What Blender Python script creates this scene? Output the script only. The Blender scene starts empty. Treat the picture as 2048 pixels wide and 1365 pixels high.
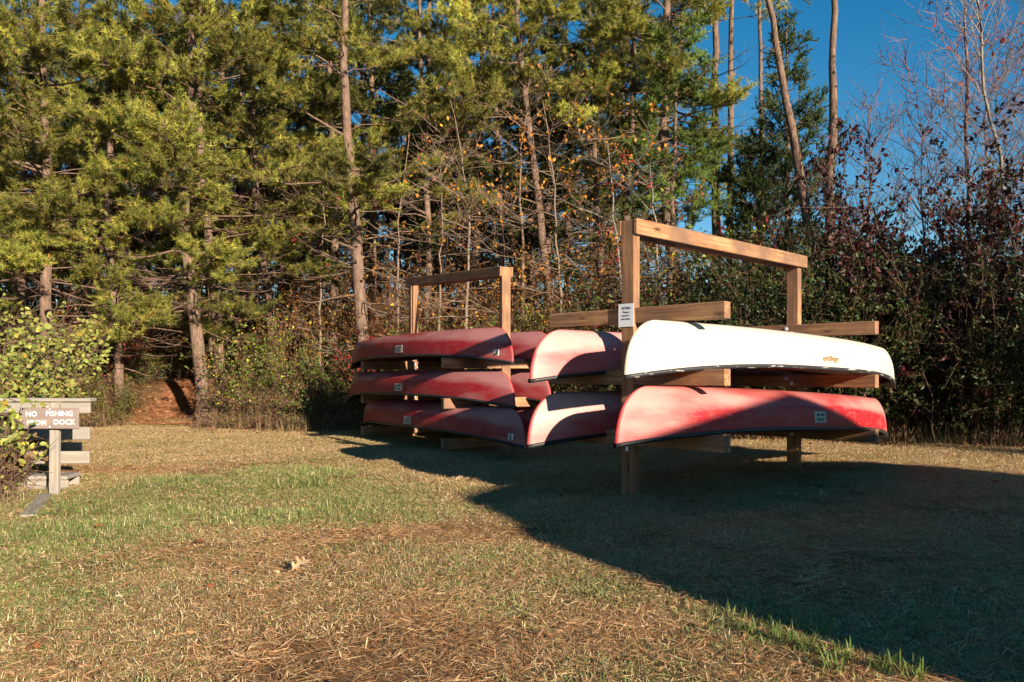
import bpy, bmesh, math, random
import numpy as np
from mathutils import Vector, Matrix

# ------------------------------------------------------------------ camera, sky, sun, exposure
scene = bpy.context.scene
FPX, CX, HY, CAMZ = 1600.0, 1024.0, 748.0, 1.08      # photograph: focal length in px, centre column, horizon row, eye height
cam_data = bpy.data.cameras.new('camera')
cam_data.sensor_width = 36.0
cam_data.lens = 36.0 * FPX / 2048.0
cam_data.shift_y = (HY - 682.5) / 2048.0
cam_data.clip_start, cam_data.clip_end = 0.05, 4000.0
cam = bpy.data.objects.new('camera', cam_data)
scene.collection.objects.link(cam)
cam.location = (0, 0, CAMZ)
cam.rotation_euler = (math.pi / 2, 0, 0)
scene.camera = cam

SUN_X, SUN_Y, SUN_EL = 0.555, -0.832, math.radians(16.0)     # horizontal direction towards the sun
sun_az = math.atan2(SUN_X, SUN_Y)                            # clockwise from +Y
world = bpy.data.worlds.new('World')
scene.world = world
world.use_nodes = True
nt = world.node_tree
bg = nt.nodes['Background']
sky = nt.nodes.new('ShaderNodeTexSky')
sky.sky_type = 'NISHITA'
sky.sun_disc = False
sky.sun_elevation = SUN_EL
sky.sun_rotation = sun_az
sky.air_density = 1.0
sky.dust_density = 0.0
sky.ozone_density = 1.6
sky.altitude = 600
grade = nt.nodes.new('ShaderNodeHueSaturation')          # the deep polarised blue of the photograph, over the whole sky alike
grade.inputs['Hue'].default_value = 0.495
grade.inputs['Saturation'].default_value = 1.48
nt.links.new(sky.outputs[0], grade.inputs['Color'])
nt.links.new(grade.outputs[0], bg.inputs['Color'])
bg.inputs['Strength'].default_value = 0.056

sd = bpy.data.lights.new('sun', 'SUN')
sd.energy = 5.0
sd.angle = math.radians(0.53)
sd.color = (1.0, 0.855, 0.67)
sun = bpy.data.objects.new('sun', sd)
scene.collection.objects.link(sun)
ce = math.cos(SUN_EL)
to_sun = Vector((SUN_X * ce, SUN_Y * ce, math.sin(SUN_EL))).normalized()
sun.rotation_euler = to_sun.to_track_quat('Z', 'Y').to_euler()
sun.location = (20, -30, 20)

vs = scene.view_settings
vs.view_transform = 'Standard'
vs.look = 'None'
vs.exposure = 1.35
vs.gamma = 1.0
vs.use_curve_mapping = False
scene.cycles.use_adaptive_sampling = True
scene.cycles.adaptive_threshold = 0.03
scene.cycles.max_bounces = 4
scene.cycles.diffuse_bounces = 2
scene.cycles.glossy_bounces = 2
scene.cycles.transmission_bounces = 2
scene.cycles.transparent_max_bounces = 4

# ------------------------------------------------------------------ helpers
COL = scene.collection
RNG = np.random.default_rng(7)


def P(px, py, d):
    """point that the photograph shows at pixel (px, py), d metres away"""
    return np.array([(px - CX) / FPX * d, d, CAMZ - (py - HY) / FPX * d])


def link(o):
    COL.objects.link(o)
    return o


def tag(o, label=None, cat=None, group=None, kind=None):
    if label: o['label'] = label
    if cat: o['category'] = cat
    if group: o['group'] = group
    if kind: o['kind'] = kind
    return o


def empty(name, loc=(0, 0, 0), rotz=0.0):
    o = bpy.data.objects.new(name, None)
    o.empty_display_size = 0.2
    o.location = loc
    o.rotation_euler = (0, 0, rotz)
    return link(o)


def mesh_obj(name, me, mat=None, parent=None):
    if mat is not None and len(me.materials) == 0:
        me.materials.append(mat)
    o = bpy.data.objects.new(name, me)
    if parent is not None: o.parent = parent
    return link(o)


def np_mesh(name, verts, faces, cols=None, smooth=False):
    """verts (n,3), faces (m,3) or (m,4), cols (n,3) linear colours per vertex"""
    verts = np.asarray(verts, np.float32); faces = np.asarray(faces, np.int32)
    me = bpy.data.meshes.new(name)
    k = faces.shape[1]
    me.vertices.add(len(verts)); me.vertices.foreach_set('co', verts.ravel())
    me.loops.add(faces.size); me.loops.foreach_set('vertex_index', faces.ravel())
    me.polygons.add(len(faces))
    me.polygons.foreach_set('loop_start', np.arange(0, faces.size, k, dtype=np.int32))
    me.polygons.foreach_set('loop_total', np.full(len(faces), k, np.int32))
    if smooth: me.polygons.foreach_set('use_smooth', np.ones(len(faces), bool))
    me.update(calc_edges=True)
    if cols is not None:
        a = me.color_attributes.new('tint', 'FLOAT_COLOR', 'POINT')
        c = np.ones((len(verts), 4), np.float32); c[:, :3] = cols
        a.data.foreach_set('color', c.ravel())
    return me


def unit(v):
    v = np.asarray(v, float)
    return v / np.maximum(np.linalg.norm(v, axis=-1, keepdims=True), 1e-9)


def perp_frame(D):
    ref = np.where(np.abs(D[:, 2:3]) < 0.9, np.array([[0, 0, 1.0]]), np.array([[1.0, 0, 0]]))
    U = unit(np.cross(D, ref)); V = np.cross(D, U)
    return U, V


def seg_arrays(A, B, ra, rb, sides=3):
    """straight tapered prisms from A to B"""
    A = np.asarray(A, float); B = np.asarray(B, float); n = len(A)
    D = unit(B - A); U, V = perp_frame(D)
    ang = np.arange(sides) * 2 * math.pi / sides
    ring = U[:, None, :] * np.cos(ang)[None, :, None] + V[:, None, :] * np.sin(ang)[None, :, None]
    va = A[:, None, :] + ring * np.asarray(ra, float).reshape(-1, 1, 1)
    vb = B[:, None, :] + ring * np.asarray(rb, float).reshape(-1, 1, 1)
    verts = np.concatenate([va, vb], 1).reshape(-1, 3)
    base = (np.arange(n) * 2 * sides)[:, None]
    i = np.arange(sides); j = (i + 1) % sides
    q = np.stack([i, j, j + sides, i + sides], -1)
    faces = (base[:, :, None] + q[None]).reshape(-1, 4)
    return verts, faces


def tube(pts, rad, sides=8, wob=0.0, rng=None):
    """one continuous tapered tube"""
    pts = np.asarray(pts, float); n = len(pts)
    D = unit(np.gradient(pts, axis=0))
    ref = np.array([1.0, 0, 0]) if abs(D[0][0]) < 0.9 else np.array([0, 1.0, 0])
    verts = []
    U = unit(np.cross(np.cross(D[0], ref), D[0]))
    for i in range(n):
        U = unit(U - D[i] * np.dot(U, D[i])); V = np.cross(D[i], U)
        for k in range(sides):
            a = 2 * math.pi * k / sides
            r = rad[i] * (1 + (wob * (rng.random() - .5) if rng is not None else 0))
            verts.append(pts[i] + (U * math.cos(a) + V * math.sin(a)) * r)
    f = []
    for i in range(n - 1):
        for k in range(sides):
            k2 = (k + 1) % sides
            f.append((i * sides + k, i * sides + k2, (i + 1) * sides + k2, (i + 1) * sides + k))
    return np.array(verts), np.array(f)


def join_arrays(parts):
    vs_, fs_, off = [], [], 0
    for v, f in parts:
        vs_.append(v); fs_.append(np.asarray(f) + off); off += len(v)
    return np.concatenate(vs_), np.concatenate(fs_)


def resample(path, n):
    path = np.asarray(path, float)
    t = np.r_[0, np.cumsum(np.linalg.norm(np.diff(path, axis=0), axis=1))]
    s = np.linspace(0, t[-1], n)
    out = np.stack([np.interp(s, t, path[:, k]) for k in range(3)], 1)
    for _ in range(2):
        out[1:-1] = (out[:-2] + 2 * out[1:-1] + out[2:]) / 4
    return out


def leaf_arrays(C, D, size, cols, rng, fold=0.25, aspect=0.6):
    """folded pointed leaves: C base points, D leaf directions"""
    n = len(C)
    D = unit(D); R = unit(rng.normal(size=(n, 3)))
    S = unit(np.cross(D, R)); N = np.cross(D, S)
    L = np.asarray(size, float).reshape(-1, 1)
    W = L * aspect * 0.5
    b = C; t = C + D * L - N * L * 0.12
    m = C + D * L * 0.45
    l = m + S * W + N * W * fold * 2; r = m - S * W + N * W * fold * 2
    verts = np.stack([b, l, t, r], 1).reshape(-1, 3)
    base = (np.arange(n) * 4)[:, None]
    faces = np.concatenate([base + np.array([[0, 1, 2]]), base + np.array([[0, 2, 3]])], 0)
    return verts, faces, np.repeat(cols, 4, 0)


# smooth value noise from a handful of sines
class Noise:
    def __init__(self, seed, scale, n=9):
        r = np.random.default_rng(seed)
        a = r.random(n) * 2 * math.pi; k = scale * (0.5 + r.random(n) * 1.3)
        self.kx, self.ky, self.ph = k * np.cos(a), k * np.sin(a), r.random(n) * 6.28
        self.n = n

    def __call__(self, x, y):
        x = np.asarray(x, float); y = np.asarray(y, float)
        s = np.zeros(np.broadcast(x, y).shape)
        for a, b, c in zip(self.kx, self.ky, self.ph): s = s + np.sin(a * x + b * y + c)
        return s / math.sqrt(self.n / 2) * 0.6


# ------------------------------------------------------------------ materials
def new_mat(name):
    m = bpy.data.materials.new(name); m.use_nodes = True
    nt = m.node_tree
    return m, nt, nt.nodes['Principled BSDF'], nt.nodes['Material Output']


def N(nt, t, **kw):
    n = nt.nodes.new(t)
    for k, v in kw.items():
        if k in n.inputs: n.inputs[k].default_value = v
        else: setattr(n, k, v)
    return n


def ramp(nt, stops):
    r = nt.nodes.new('ShaderNodeValToRGB')
    while len(r.color_ramp.elements) < len(stops): r.color_ramp.elements.new(0.5)
    for e, (p, c) in zip(r.color_ramp.elements, stops):
        e.position = p; e.color = (c[0], c[1], c[2], 1)
    return r


def mixcol(nt, fac, a, b, mode='MIX'):
    m = nt.nodes.new('ShaderNodeMix'); m.data_type = 'RGBA'; m.blend_type = mode
    for sock, val in ((m.inputs[0], fac), (m.inputs[6], a), (m.inputs[7], b)):
        if hasattr(val, 'links'): nt.links.new(val, sock)
        elif isinstance(val, (int, float)): sock.default_value = val
        else: sock.default_value = (val[0], val[1], val[2], 1)
    return m.outputs[2]


def leaf_mat(name, trans=0.3, rough=0.55, vary=0.25, spec=0.3):
    m, nt, bs, out = new_mat(name)
    at = N(nt, 'ShaderNodeAttribute', attribute_name='tint')
    oi = N(nt, 'ShaderNodeObjectInfo')
    hs = N(nt, 'ShaderNodeHueSaturation')
    mr = N(nt, 'ShaderNodeMapRange'); mr.inputs[3].default_value = 1 - vary; mr.inputs[4].default_value = 1 + vary
    nt.links.new(oi.outputs['Random'], mr.inputs[0]); nt.links.new(mr.outputs[0], hs.inputs['Value'])
    nt.links.new(at.outputs['Color'], hs.inputs['Color'])
    nt.links.new(hs.outputs[0], bs.inputs['Base Color'])
    bs.inputs['Roughness'].default_value = rough
    bs.inputs['Specular IOR Level'].default_value = spec
    tr = N(nt, 'ShaderNodeBsdfTranslucent'); nt.links.new(hs.outputs[0], tr.inputs['Color'])
    mx = N(nt, 'ShaderNodeMixShader'); mx.inputs[0].default_value = trans
    nt.links.new(bs.outputs[0], mx.inputs[1]); nt.links.new(tr.outputs[0], mx.inputs[2])
    nt.links.new(mx.outputs[0], out.inputs['Surface'])
    return m


def bark_mat(name, c1, c2, c3, scale=9.0, bump=0.6):
    m, nt, bs, out = new_mat(name)
    tc = N(nt, 'ShaderNodeTexCoord')
    mp = N(nt, 'ShaderNodeMapping'); mp.inputs['Scale'].default_value = (scale, scale, scale * 0.32)
    nt.links.new(tc.outputs['Object'], mp.inputs[0])
    vo = N(nt, 'ShaderNodeTexVoronoi', feature='DISTANCE_TO_EDGE'); vo.inputs['Scale'].default_value = 1.3
    no = N(nt, 'ShaderNodeTexNoise'); no.inputs['Scale'].default_value = 2.0; no.inputs['Detail'].default_value = 6
    nt.links.new(mp.outputs[0], no.inputs['Vector'])
    av = N(nt, 'ShaderNodeVectorMath', operation='ADD')
    nt.links.new(mp.outputs[0], av.inputs[0]); nt.links.new(no.outputs['Color'], av.inputs[1])
    nt.links.new(av.outputs[0], vo.inputs['Vector'])
    r = ramp(nt, [(0.0, c1), (0.14, c2), (0.5, c3)])
    nt.links.new(vo.outputs['Distance'], r.inputs[0])
    n2 = N(nt, 'ShaderNodeTexNoise'); n2.inputs['Scale'].default_value = 1.1; n2.inputs['Detail'].default_value = 4
    nt.links.new(tc.outputs['Object'], n2.inputs['Vector'])
    c = mixcol(nt, n2.outputs['Fac'], r.outputs[0], (c3[0] * .75, c3[1] * .8, c3[2] * .85))
    nt.links.new(c, bs.inputs['Base Color'])
    bs.inputs['Roughness'].default_value = 0.9
    bs.inputs['Specular IOR Level'].default_value = 0.15
    bm = N(nt, 'ShaderNodeBump'); bm.inputs['Strength'].default_value = bump; bm.inputs['Distance'].default_value = 0.02
    nt.links.new(vo.outputs['Distance'], bm.inputs['Height']); nt.links.new(bm.outputs[0], bs.inputs['Normal'])
    return m


def flat_mat(name, col, rough=0.6, spec=0.3, noise=0.15, scale=20):
    m, nt, bs, out = new_mat(name)
    tc = N(nt, 'ShaderNodeTexCoord')
    no = N(nt, 'ShaderNodeTexNoise'); no.inputs['Scale'].default_value = scale; no.inputs['Detail'].default_value = 5
    nt.links.new(tc.outputs['Object'], no.inputs['Vector'])
    c = mixcol(nt, no.outputs['Fac'], [x * (1 - noise) for x in col], [min(1, x * (1 + noise)) for x in col])
    nt.links.new(c, bs.inputs['Base Color'])
    bs.inputs['Roughness'].default_value = rough
    bs.inputs['Specular IOR Level'].default_value = spec
    return m


def wood_mat(name, dark, mid, light, knots=True, grey=None):
    """boards run along their own X axis"""
    m, nt, bs, out = new_mat(name)
    tc = N(nt, 'ShaderNodeTexCoord'); oi = N(nt, 'ShaderNodeObjectInfo')
    off = N(nt, 'ShaderNodeVectorMath', operation='SCALE'); off.inputs[0].default_value = (37, 61, 23)
    nt.links.new(oi.outputs['Random'], off.inputs[3])
    ad = N(nt, 'ShaderNodeVectorMath', operation='ADD')
    nt.links.new(tc.outputs['Object'], ad.inputs[0]); nt.links.new(off.outputs[0], ad.inputs[1])
    # slow wander so that the grain bends
    wn = N(nt, 'ShaderNodeTexNoise'); wn.inputs['Scale'].default_value = 1.6; wn.inputs['Detail'].default_value = 2
    nt.links.new(ad.outputs[0], wn.inputs['Vector'])
    ws = N(nt, 'ShaderNodeVectorMath', operation='SCALE'); ws.inputs[3].default_value = 0.06
    nt.links.new(wn.outputs['Color'], ws.inputs[0])
    ad2 = N(nt, 'ShaderNodeVectorMath', operation='ADD')
    nt.links.new(ad.outputs[0], ad2.inputs[0]); nt.links.new(ws.outputs[0], ad2.inputs[1])
    mp = N(nt, 'ShaderNodeMapping'); mp.inputs['Scale'].default_value = (1.2, 38, 38)
    nt.links.new(ad2.outputs[0], mp.inputs[0])
    g = N(nt, 'ShaderNodeTexNoise'); g.inputs['Scale'].default_value = 1.0; g.inputs['Detail'].default_value = 7; g.inputs['Roughness'].default_value = 0.62
    nt.links.new(mp.outputs[0], g.inputs['Vector'])
    r = ramp(nt, [(0.28, dark), (0.5, mid), (0.72, light)])
    nt.links.new(g.outputs['Fac'], r.inputs[0])
    col = r.outputs[0]
    if knots:
        mk = N(nt, 'ShaderNodeMapping'); mk.inputs['Scale'].default_value = (2.2, 7, 7)
        nt.links.new(ad.outputs[0], mk.inputs[0])
        vo = N(nt, 'ShaderNodeTexVoronoi'); vo.inputs['Scale'].default_value = 1.0
        nt.links.new(mk.outputs[0], vo.inputs['Vector'])
        kr = ramp(nt, [(0.05, (1, 1, 1)), (0.16, (0, 0, 0))])
        nt.links.new(vo.outputs['Distance'], kr.inputs[0])
        col = mixcol(nt, kr.outputs[0], col, [x * .45 for x in dark])
    bl = N(nt, 'ShaderNodeTexNoise'); bl.inputs['Scale'].default_value = 3.0; bl.inputs['Detail'].default_value = 4
    nt.links.new(ad.outputs[0], bl.inputs['Vector'])
    br = ramp(nt, [(0.36, (0, 0, 0)), (0.66, (1, 1, 1))]); nt.links.new(bl.outputs['Fac'], br.inputs[0])
    col = mixcol(nt, br.outputs[0], col, grey or [x * .6 for x in mid])
    # drying checks along the grain
    mc = N(nt, 'ShaderNodeMapping'); mc.inputs['Scale'].default_value = (0.9, 60, 60)
    nt.links.new(ad2.outputs[0], mc.inputs[0])
    cn = N(nt, 'ShaderNodeTexNoise'); cn.inputs['Scale'].default_value = 1.0; cn.inputs['Detail'].default_value = 2
    nt.links.new(mc.outputs[0], cn.inputs['Vector'])
    cr = ramp(nt, [(0.27, (1, 1, 1)), (0.31, (0, 0, 0))]); nt.links.new(cn.outputs['Fac'], cr.inputs[0])
    col = mixcol(nt, cr.outputs[0], col, [x * .25 for x in dark])
    nt.links.new(col, bs.inputs['Base Color'])
    bs.inputs['Roughness'].default_value = 0.75; bs.inputs['Specular IOR Level'].default_value = 0.25
    bm = N(nt, 'ShaderNodeBump'); bm.inputs['Strength'].default_value = 0.5; bm.inputs['Distance'].default_value = 0.004
    nt.links.new(g.outputs['Fac'], bm.inputs['Height']); nt.links.new(bm.outputs[0], bs.inputs['Normal'])
    return m


def canoe_mat(name, base, faded, rim):
    """sun bleached plastic hull: faded pink towards the ends and shoulders, fresh colour along keel and stem edges"""
    m, nt, bs, out = new_mat(name)
    tc = N(nt, 'ShaderNodeTexCoord'); oi = N(nt, 'ShaderNodeObjectInfo')
    at = N(nt, 'ShaderNodeAttribute', attribute_name='wear')       # r: distance to an end, g: height on the side, b: edge
    sep = N(nt, 'ShaderNodeSeparateColor'); nt.links.new(at.outputs['Color'], sep.inputs[0])
    off = N(nt, 'ShaderNodeVectorMath', operation='SCALE'); off.inputs[0].default_value = (17, 31, 13)
    nt.links.new(oi.outputs['Random'], off.inputs[3])
    ad = N(nt, 'ShaderNodeVectorMath', operation='ADD')
    nt.links.new(tc.outputs['Object'], ad.inputs[0]); nt.links.new(off.outputs[0], ad.inputs[1])
    mp = N(nt, 'ShaderNodeMapping'); mp.inputs['Scale'].default_value = (0.8, 2.0, 3.2); nt.links.new(ad.outputs[0], mp.inputs[0])
    n1 = N(nt, 'ShaderNodeTexNoise'); n1.inputs['Scale'].default_value = 1.6; n1.inputs['Detail'].default_value = 6
    nt.links.new(mp.outputs[0], n1.inputs['Vector'])
    a1 = N(nt, 'ShaderNodeMath', operation='MULTIPLY_ADD'); a1.inputs[1].default_value = 0.9; nt.links.new(n1.outputs['Fac'], a1.inputs[0])
    nt.links.new(sep.outputs[0], a1.inputs[2])
    rr = ramp(nt, [(0.62, (0, 0, 0)), (1.08, (1, 1, 1))]); nt.links.new(a1.outputs[0], rr.inputs[0])
    c = mixcol(nt, rr.outputs[0], base, faded)
    # hairline scratches
    ms = N(nt, 'ShaderNodeMapping'); ms.inputs['Scale'].default_value = (0.9, 60, 95); ms.inputs['Rotation'].default_value = (0, 0.12, 0)
    nt.links.new(ad.outputs[0], ms.inputs[0])
    sn = N(nt, 'ShaderNodeTexNoise'); sn.inputs['Scale'].default_value = 1.0; sn.inputs['Detail'].default_value = 5
    nt.links.new(ms.outputs[0], sn.inputs['Vector'])
    sr = ramp(nt, [(0.60, (0, 0, 0)), (0.66, (1, 1, 1))]); nt.links.new(sn.outputs['Fac'], sr.inputs[0])
    s2 = N(nt, 'ShaderNodeMath', operation='MULTIPLY'); s2.inputs[1].default_value = 0.55; nt.links.new(sr.outputs[0], s2.inputs[0])
    c = mixcol(nt, s2.outputs[0], c, [x * .8 for x in faded])
    ed = N(nt, 'ShaderNodeMath', operation='MULTIPLY'); ed.inputs[1].default_value = 1.0; nt.links.new(sep.outputs[2], ed.inputs[0])
    c = mixcol(nt, ed.outputs[0], c, rim)
    # grime
    gn = N(nt, 'ShaderNodeTexNoise'); gn.inputs['Scale'].default_value = 7; gn.inputs['Detail'].default_value = 8
    nt.links.new(ad.outputs[0], gn.inputs['Vector'])
    gr = ramp(nt, [(0.5, (0, 0, 0)), (0.8, (1, 1, 1))]); nt.links.new(gn.outputs['Fac'], gr.inputs[0])
    g2 = N(nt, 'ShaderNodeMath', operation='MULTIPLY'); g2.inputs[1].default_value = 0.5; nt.links.new(gr.outputs[0], g2.inputs[0])
    c = mixcol(nt, g2.outputs[0], c, [x * .55 for x in faded])
    nt.links.new(c, bs.inputs['Base Color'])
    bs.inputs['Roughness'].default_value = 0.5; bs.inputs['Specular IOR Level'].default_value = 0.3
    bm = N(nt, 'ShaderNodeBump'); bm.inputs['Strength'].default_value = 0.3; bm.inputs['Distance'].default_value = 0.01
    nt.links.new(n1.outputs['Fac'], bm.inputs['Height']); nt.links.new(bm.outputs[0], bs.inputs['Normal'])
    return m


M = {}
M['needle'] = leaf_mat('pine_needle', 0.25, 0.5, 0.22)
M['leaf'] = leaf_mat('leaf', 0.35, 0.5, 0.2)
M['grass'] = leaf_mat('grass_blade', 0.25, 0.6, 0.12)
M['bark'] = bark_mat('pine_bark', (0.03, 0.017, 0.012), (0.115, 0.066, 0.045), (0.26, 0.165, 0.115))
M['bark_pale'] = bark_mat('pale_bark', (0.06, 0.05, 0.04), (0.16, 0.13, 0.11), (0.30, 0.25, 0.21), 14, 0.35)
M['twig'] = flat_mat('grey_twig', (0.19, 0.135, 0.10), 0.85, 0.15, 0.35, 6)
M['twig_brown'] = flat_mat('brown_twig', (0.13, 0.078, 0.052), 0.85, 0.15, 0.35, 6)
M['twig_red'] = flat_mat('reddish_twig', (0.175, 0.10, 0.09), 0.8, 0.2, 0.3, 6)
M['wood'] = wood_mat('treated_pine', (0.14, 0.06, 0.028), (0.31, 0.155, 0.072), (0.48, 0.275, 0.14), grey=(0.17, 0.095, 0.06))
M['wood_old'] = wood_mat('weathered_board', (0.17, 0.14, 0.11), (0.30, 0.25, 0.20), (0.43, 0.37, 0.30), grey=(0.24, 0.22, 0.195))
M['sign_brown'] = flat_mat('brown_sign_board', (0.215, 0.165, 0.145), 0.8, 0.15, 0.25, 9)
M['canoe_red'] = canoe_mat('faded_red_hull', (0.37, 0.010, 0.016), (0.48, 0.215, 0.185), (0.40, 0.010, 0.014))
M['canoe_chalk'] = canoe_mat('chalky_pink_hull', (0.42, 0.07, 0.068), (0.50, 0.27, 0.24), (0.40, 0.012, 0.016))
M['canoe_shade_red'] = canoe_mat('weathered_shade_toned_hull', (0.25, 0.007, 0.013), (0.36, 0.15, 0.145), (0.32, 0.008, 0.014))  # weathered red with shade painted in, for sides turned from the sun
M['canoe_white'] = canoe_mat('cream_hull', (0.53, 0.475, 0.385), (0.56, 0.51, 0.42), (0.50, 0.43, 0.32))
M['black_rail'] = flat_mat('black_vinyl_rail', (0.018, 0.019, 0.021), 0.5, 0.4, 0.3, 30)
def chipped_rail():
    m, nt, bs, out = new_mat('chipped_black_rail')
    tc = N(nt, 'ShaderNodeTexCoord')
    mp = N(nt, 'ShaderNodeMapping'); mp.inputs['Scale'].default_value = (4.0, 30, 60); nt.links.new(tc.outputs['Object'], mp.inputs[0])
    no = N(nt, 'ShaderNodeTexNoise'); no.inputs['Scale'].default_value = 1.0; no.inputs['Detail'].default_value = 5; nt.links.new(mp.outputs[0], no.inputs['Vector'])
    r = ramp(nt, [(0.63, (0.02, 0.02, 0.022)), (0.65, (0.42, 0.39, 0.34))]); nt.links.new(no.outputs['Fac'], r.inputs[0])
    nt.links.new(r.outputs[0], bs.inputs['Base Color']); bs.inputs['Roughness'].default_value = 0.55
    return m


M['chipped_rail'] = chipped_rail()
M['plate'] = flat_mat('aged_plate', (0.42, 0.37, 0.29), 0.6, 0.3, 0.1, 40)
M['dark_print'] = flat_mat('dark_print', (0.05, 0.05, 0.045), 0.7, 0.2, 0.1, 40)
M['white_paint'] = flat_mat('white_paint', (0.80, 0.78, 0.74), 0.6, 0.3, 0.05, 30)
M['paper'] = flat_mat('laminated_paper', (0.72, 0.73, 0.74), 0.35, 0.5, 0.04, 12)
M['brown_print'] = flat_mat('tan_lettering', (0.27, 0.13, 0.045), 0.6, 0.3, 0.1, 40)
M['bolt'] = flat_mat('galvanised_bolt', (0.55, 0.54, 0.52), 0.4, 0.5, 0.1, 40)

# ------------------------------------------------------------------ ground
EDGE_X = [-40, -14, -9, -7.6, -5.8, -4, 0, 3.7, 6.1, 9, 14, 40]
EDGE_Y = [9, 12, 15.5, 17.3, 16.2, 15.4, 15.2, 13.4, 12.4, 10.8, 9, 6]
n_big, n_small = Noise(3, 0.35), Noise(5, 2.2)


def yedge(x): return np.interp(x, EDGE_X, EDGE_Y)


def hgt(x, y):
    x = np.asarray(x, float); y = np.asarray(y, float)
    t = np.clip((y - yedge(x)) / 4.2, 0, 1)
    rise = 1.0 * t * t * (3 - 2 * t)
    far = np.clip((y - 26) / 45, 0, 1)
    near = 0.018 * n_small(x, y) * np.clip((y - 1) / 3, 0, 1)
    back = np.clip((y - yedge(x) + 2) / 6, 0, 1)
    return rise + 6.0 * far * far + near + 0.10 * n_big(x * 1.6, y * 1.6) * back


def make_ground():
    def axis(lo, hi, dense_lo, dense_hi, step, grow=1.25):
        a = list(np.arange(dense_lo, dense_hi + 1e-6, step))
        s, v = step, dense_hi
        while v < hi: s *= grow; v += s; a.append(min(v, hi))
        s, v = step, dense_lo
        pre = []
        while v > lo: s *= grow; v -= s; pre.append(max(v, lo))
        return np.array(pre[::-1] + a)
    X = axis(-1500, 1500, -14, 14, 0.2); Y = axis(-600, 2200, 0.5, 28, 0.2)
    gx, gy = np.meshgrid(X, Y)
    z = hgt(gx, gy)
    v = np.stack([gx, gy, z], -1).reshape(-1, 3)
    nx, ny = len(X), len(Y)
    i, j = np.meshgrid(np.arange(nx - 1), np.arange(ny - 1))
    a = (j * nx + i).ravel()
    f = np.stack([a, a + 1, a + nx + 1, a + nx], -1)
    m, nt, bs, out = new_mat('lawn_soil')
    tc = N(nt, 'ShaderNodeTexCoord')
    n1 = N(nt, 'ShaderNodeTexNoise'); n1.inputs['Scale'].default_value = 0.55; n1.inputs['Detail'].default_value = 6
    n2 = N(nt, 'ShaderNodeTexNoise'); n2.inputs['Scale'].default_value = 9; n2.inputs['Detail'].default_value = 8
    n3 = N(nt, 'ShaderNodeTexNoise'); n3.inputs['Scale'].default_value = 70; n3.inputs['Detail'].default_value = 8; n3.inputs['Roughness'].default_value = 0.75
    for n in (n1, n2, n3): nt.links.new(tc.outputs['Object'], n.inputs['Vector'])
    r1 = ramp(nt, [(0.35, (0.17, 0.10, 0.045)), (0.5, (0.21, 0.135, 0.06)), (0.66, (0.17, 0.14, 0.055))])
    nt.links.new(n1.outputs['Fac'], r1.inputs[0])
    r2 = ramp(nt, [(0.35, (0.12, 0.055, 0.027)), (0.55, (0.23, 0.115, 0.055)), (0.72, (0.33, 0.19, 0.095))])
    nt.links.new(n2.outputs['Fac'], r2.inputs[0])
    c = mixcol(nt, 0.5, r1.outputs[0], r2.outputs[0])
    r3 = ramp(nt, [(0.3, (0.45, 0.42, 0.4)), (0.7, (1.3, 1.25, 1.2))]); nt.links.new(n3.outputs['Fac'], r3.inputs[0])
    c = mixcol(nt, 0.8, c, r3.outputs[0], 'MULTIPLY')
    nt.links.new(c, bs.inputs['Base Color'])
    bs.inputs['Roughness'].default_value = 0.95; bs.inputs['Specular IOR Level'].default_value = 0.1
    bm = N(nt, 'ShaderNodeBump'); bm.inputs['Strength'].default_value = 0.7; bm.inputs['Distance'].default_value = 0.03
    nt.links.new(n2.outputs['Fac'], bm.inputs['Height'])
    bm2 = N(nt, 'ShaderNodeBump'); bm2.inputs['Strength'].default_value = 0.9; bm2.inputs['Distance'].default_value = 0.012
    nt.links.new(n3.outputs['Fac'], bm2.inputs['Height']); nt.links.new(bm.outputs[0], bm2.inputs['Normal']); nt.links.new(bm2.outputs[0], bs.inputs['Normal'])
    g = mesh_obj('ground', np_mesh('ground', v, f, smooth=True), m)
    tag(g, 'grassy clearing floor with soil, straw and a bank rising under the trees', None, kind='structure')


make_ground()

# pine straw path climbing the bank between the trees
def path_center(y): return -7.35 - 0.10 * (y - 17.3)


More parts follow.
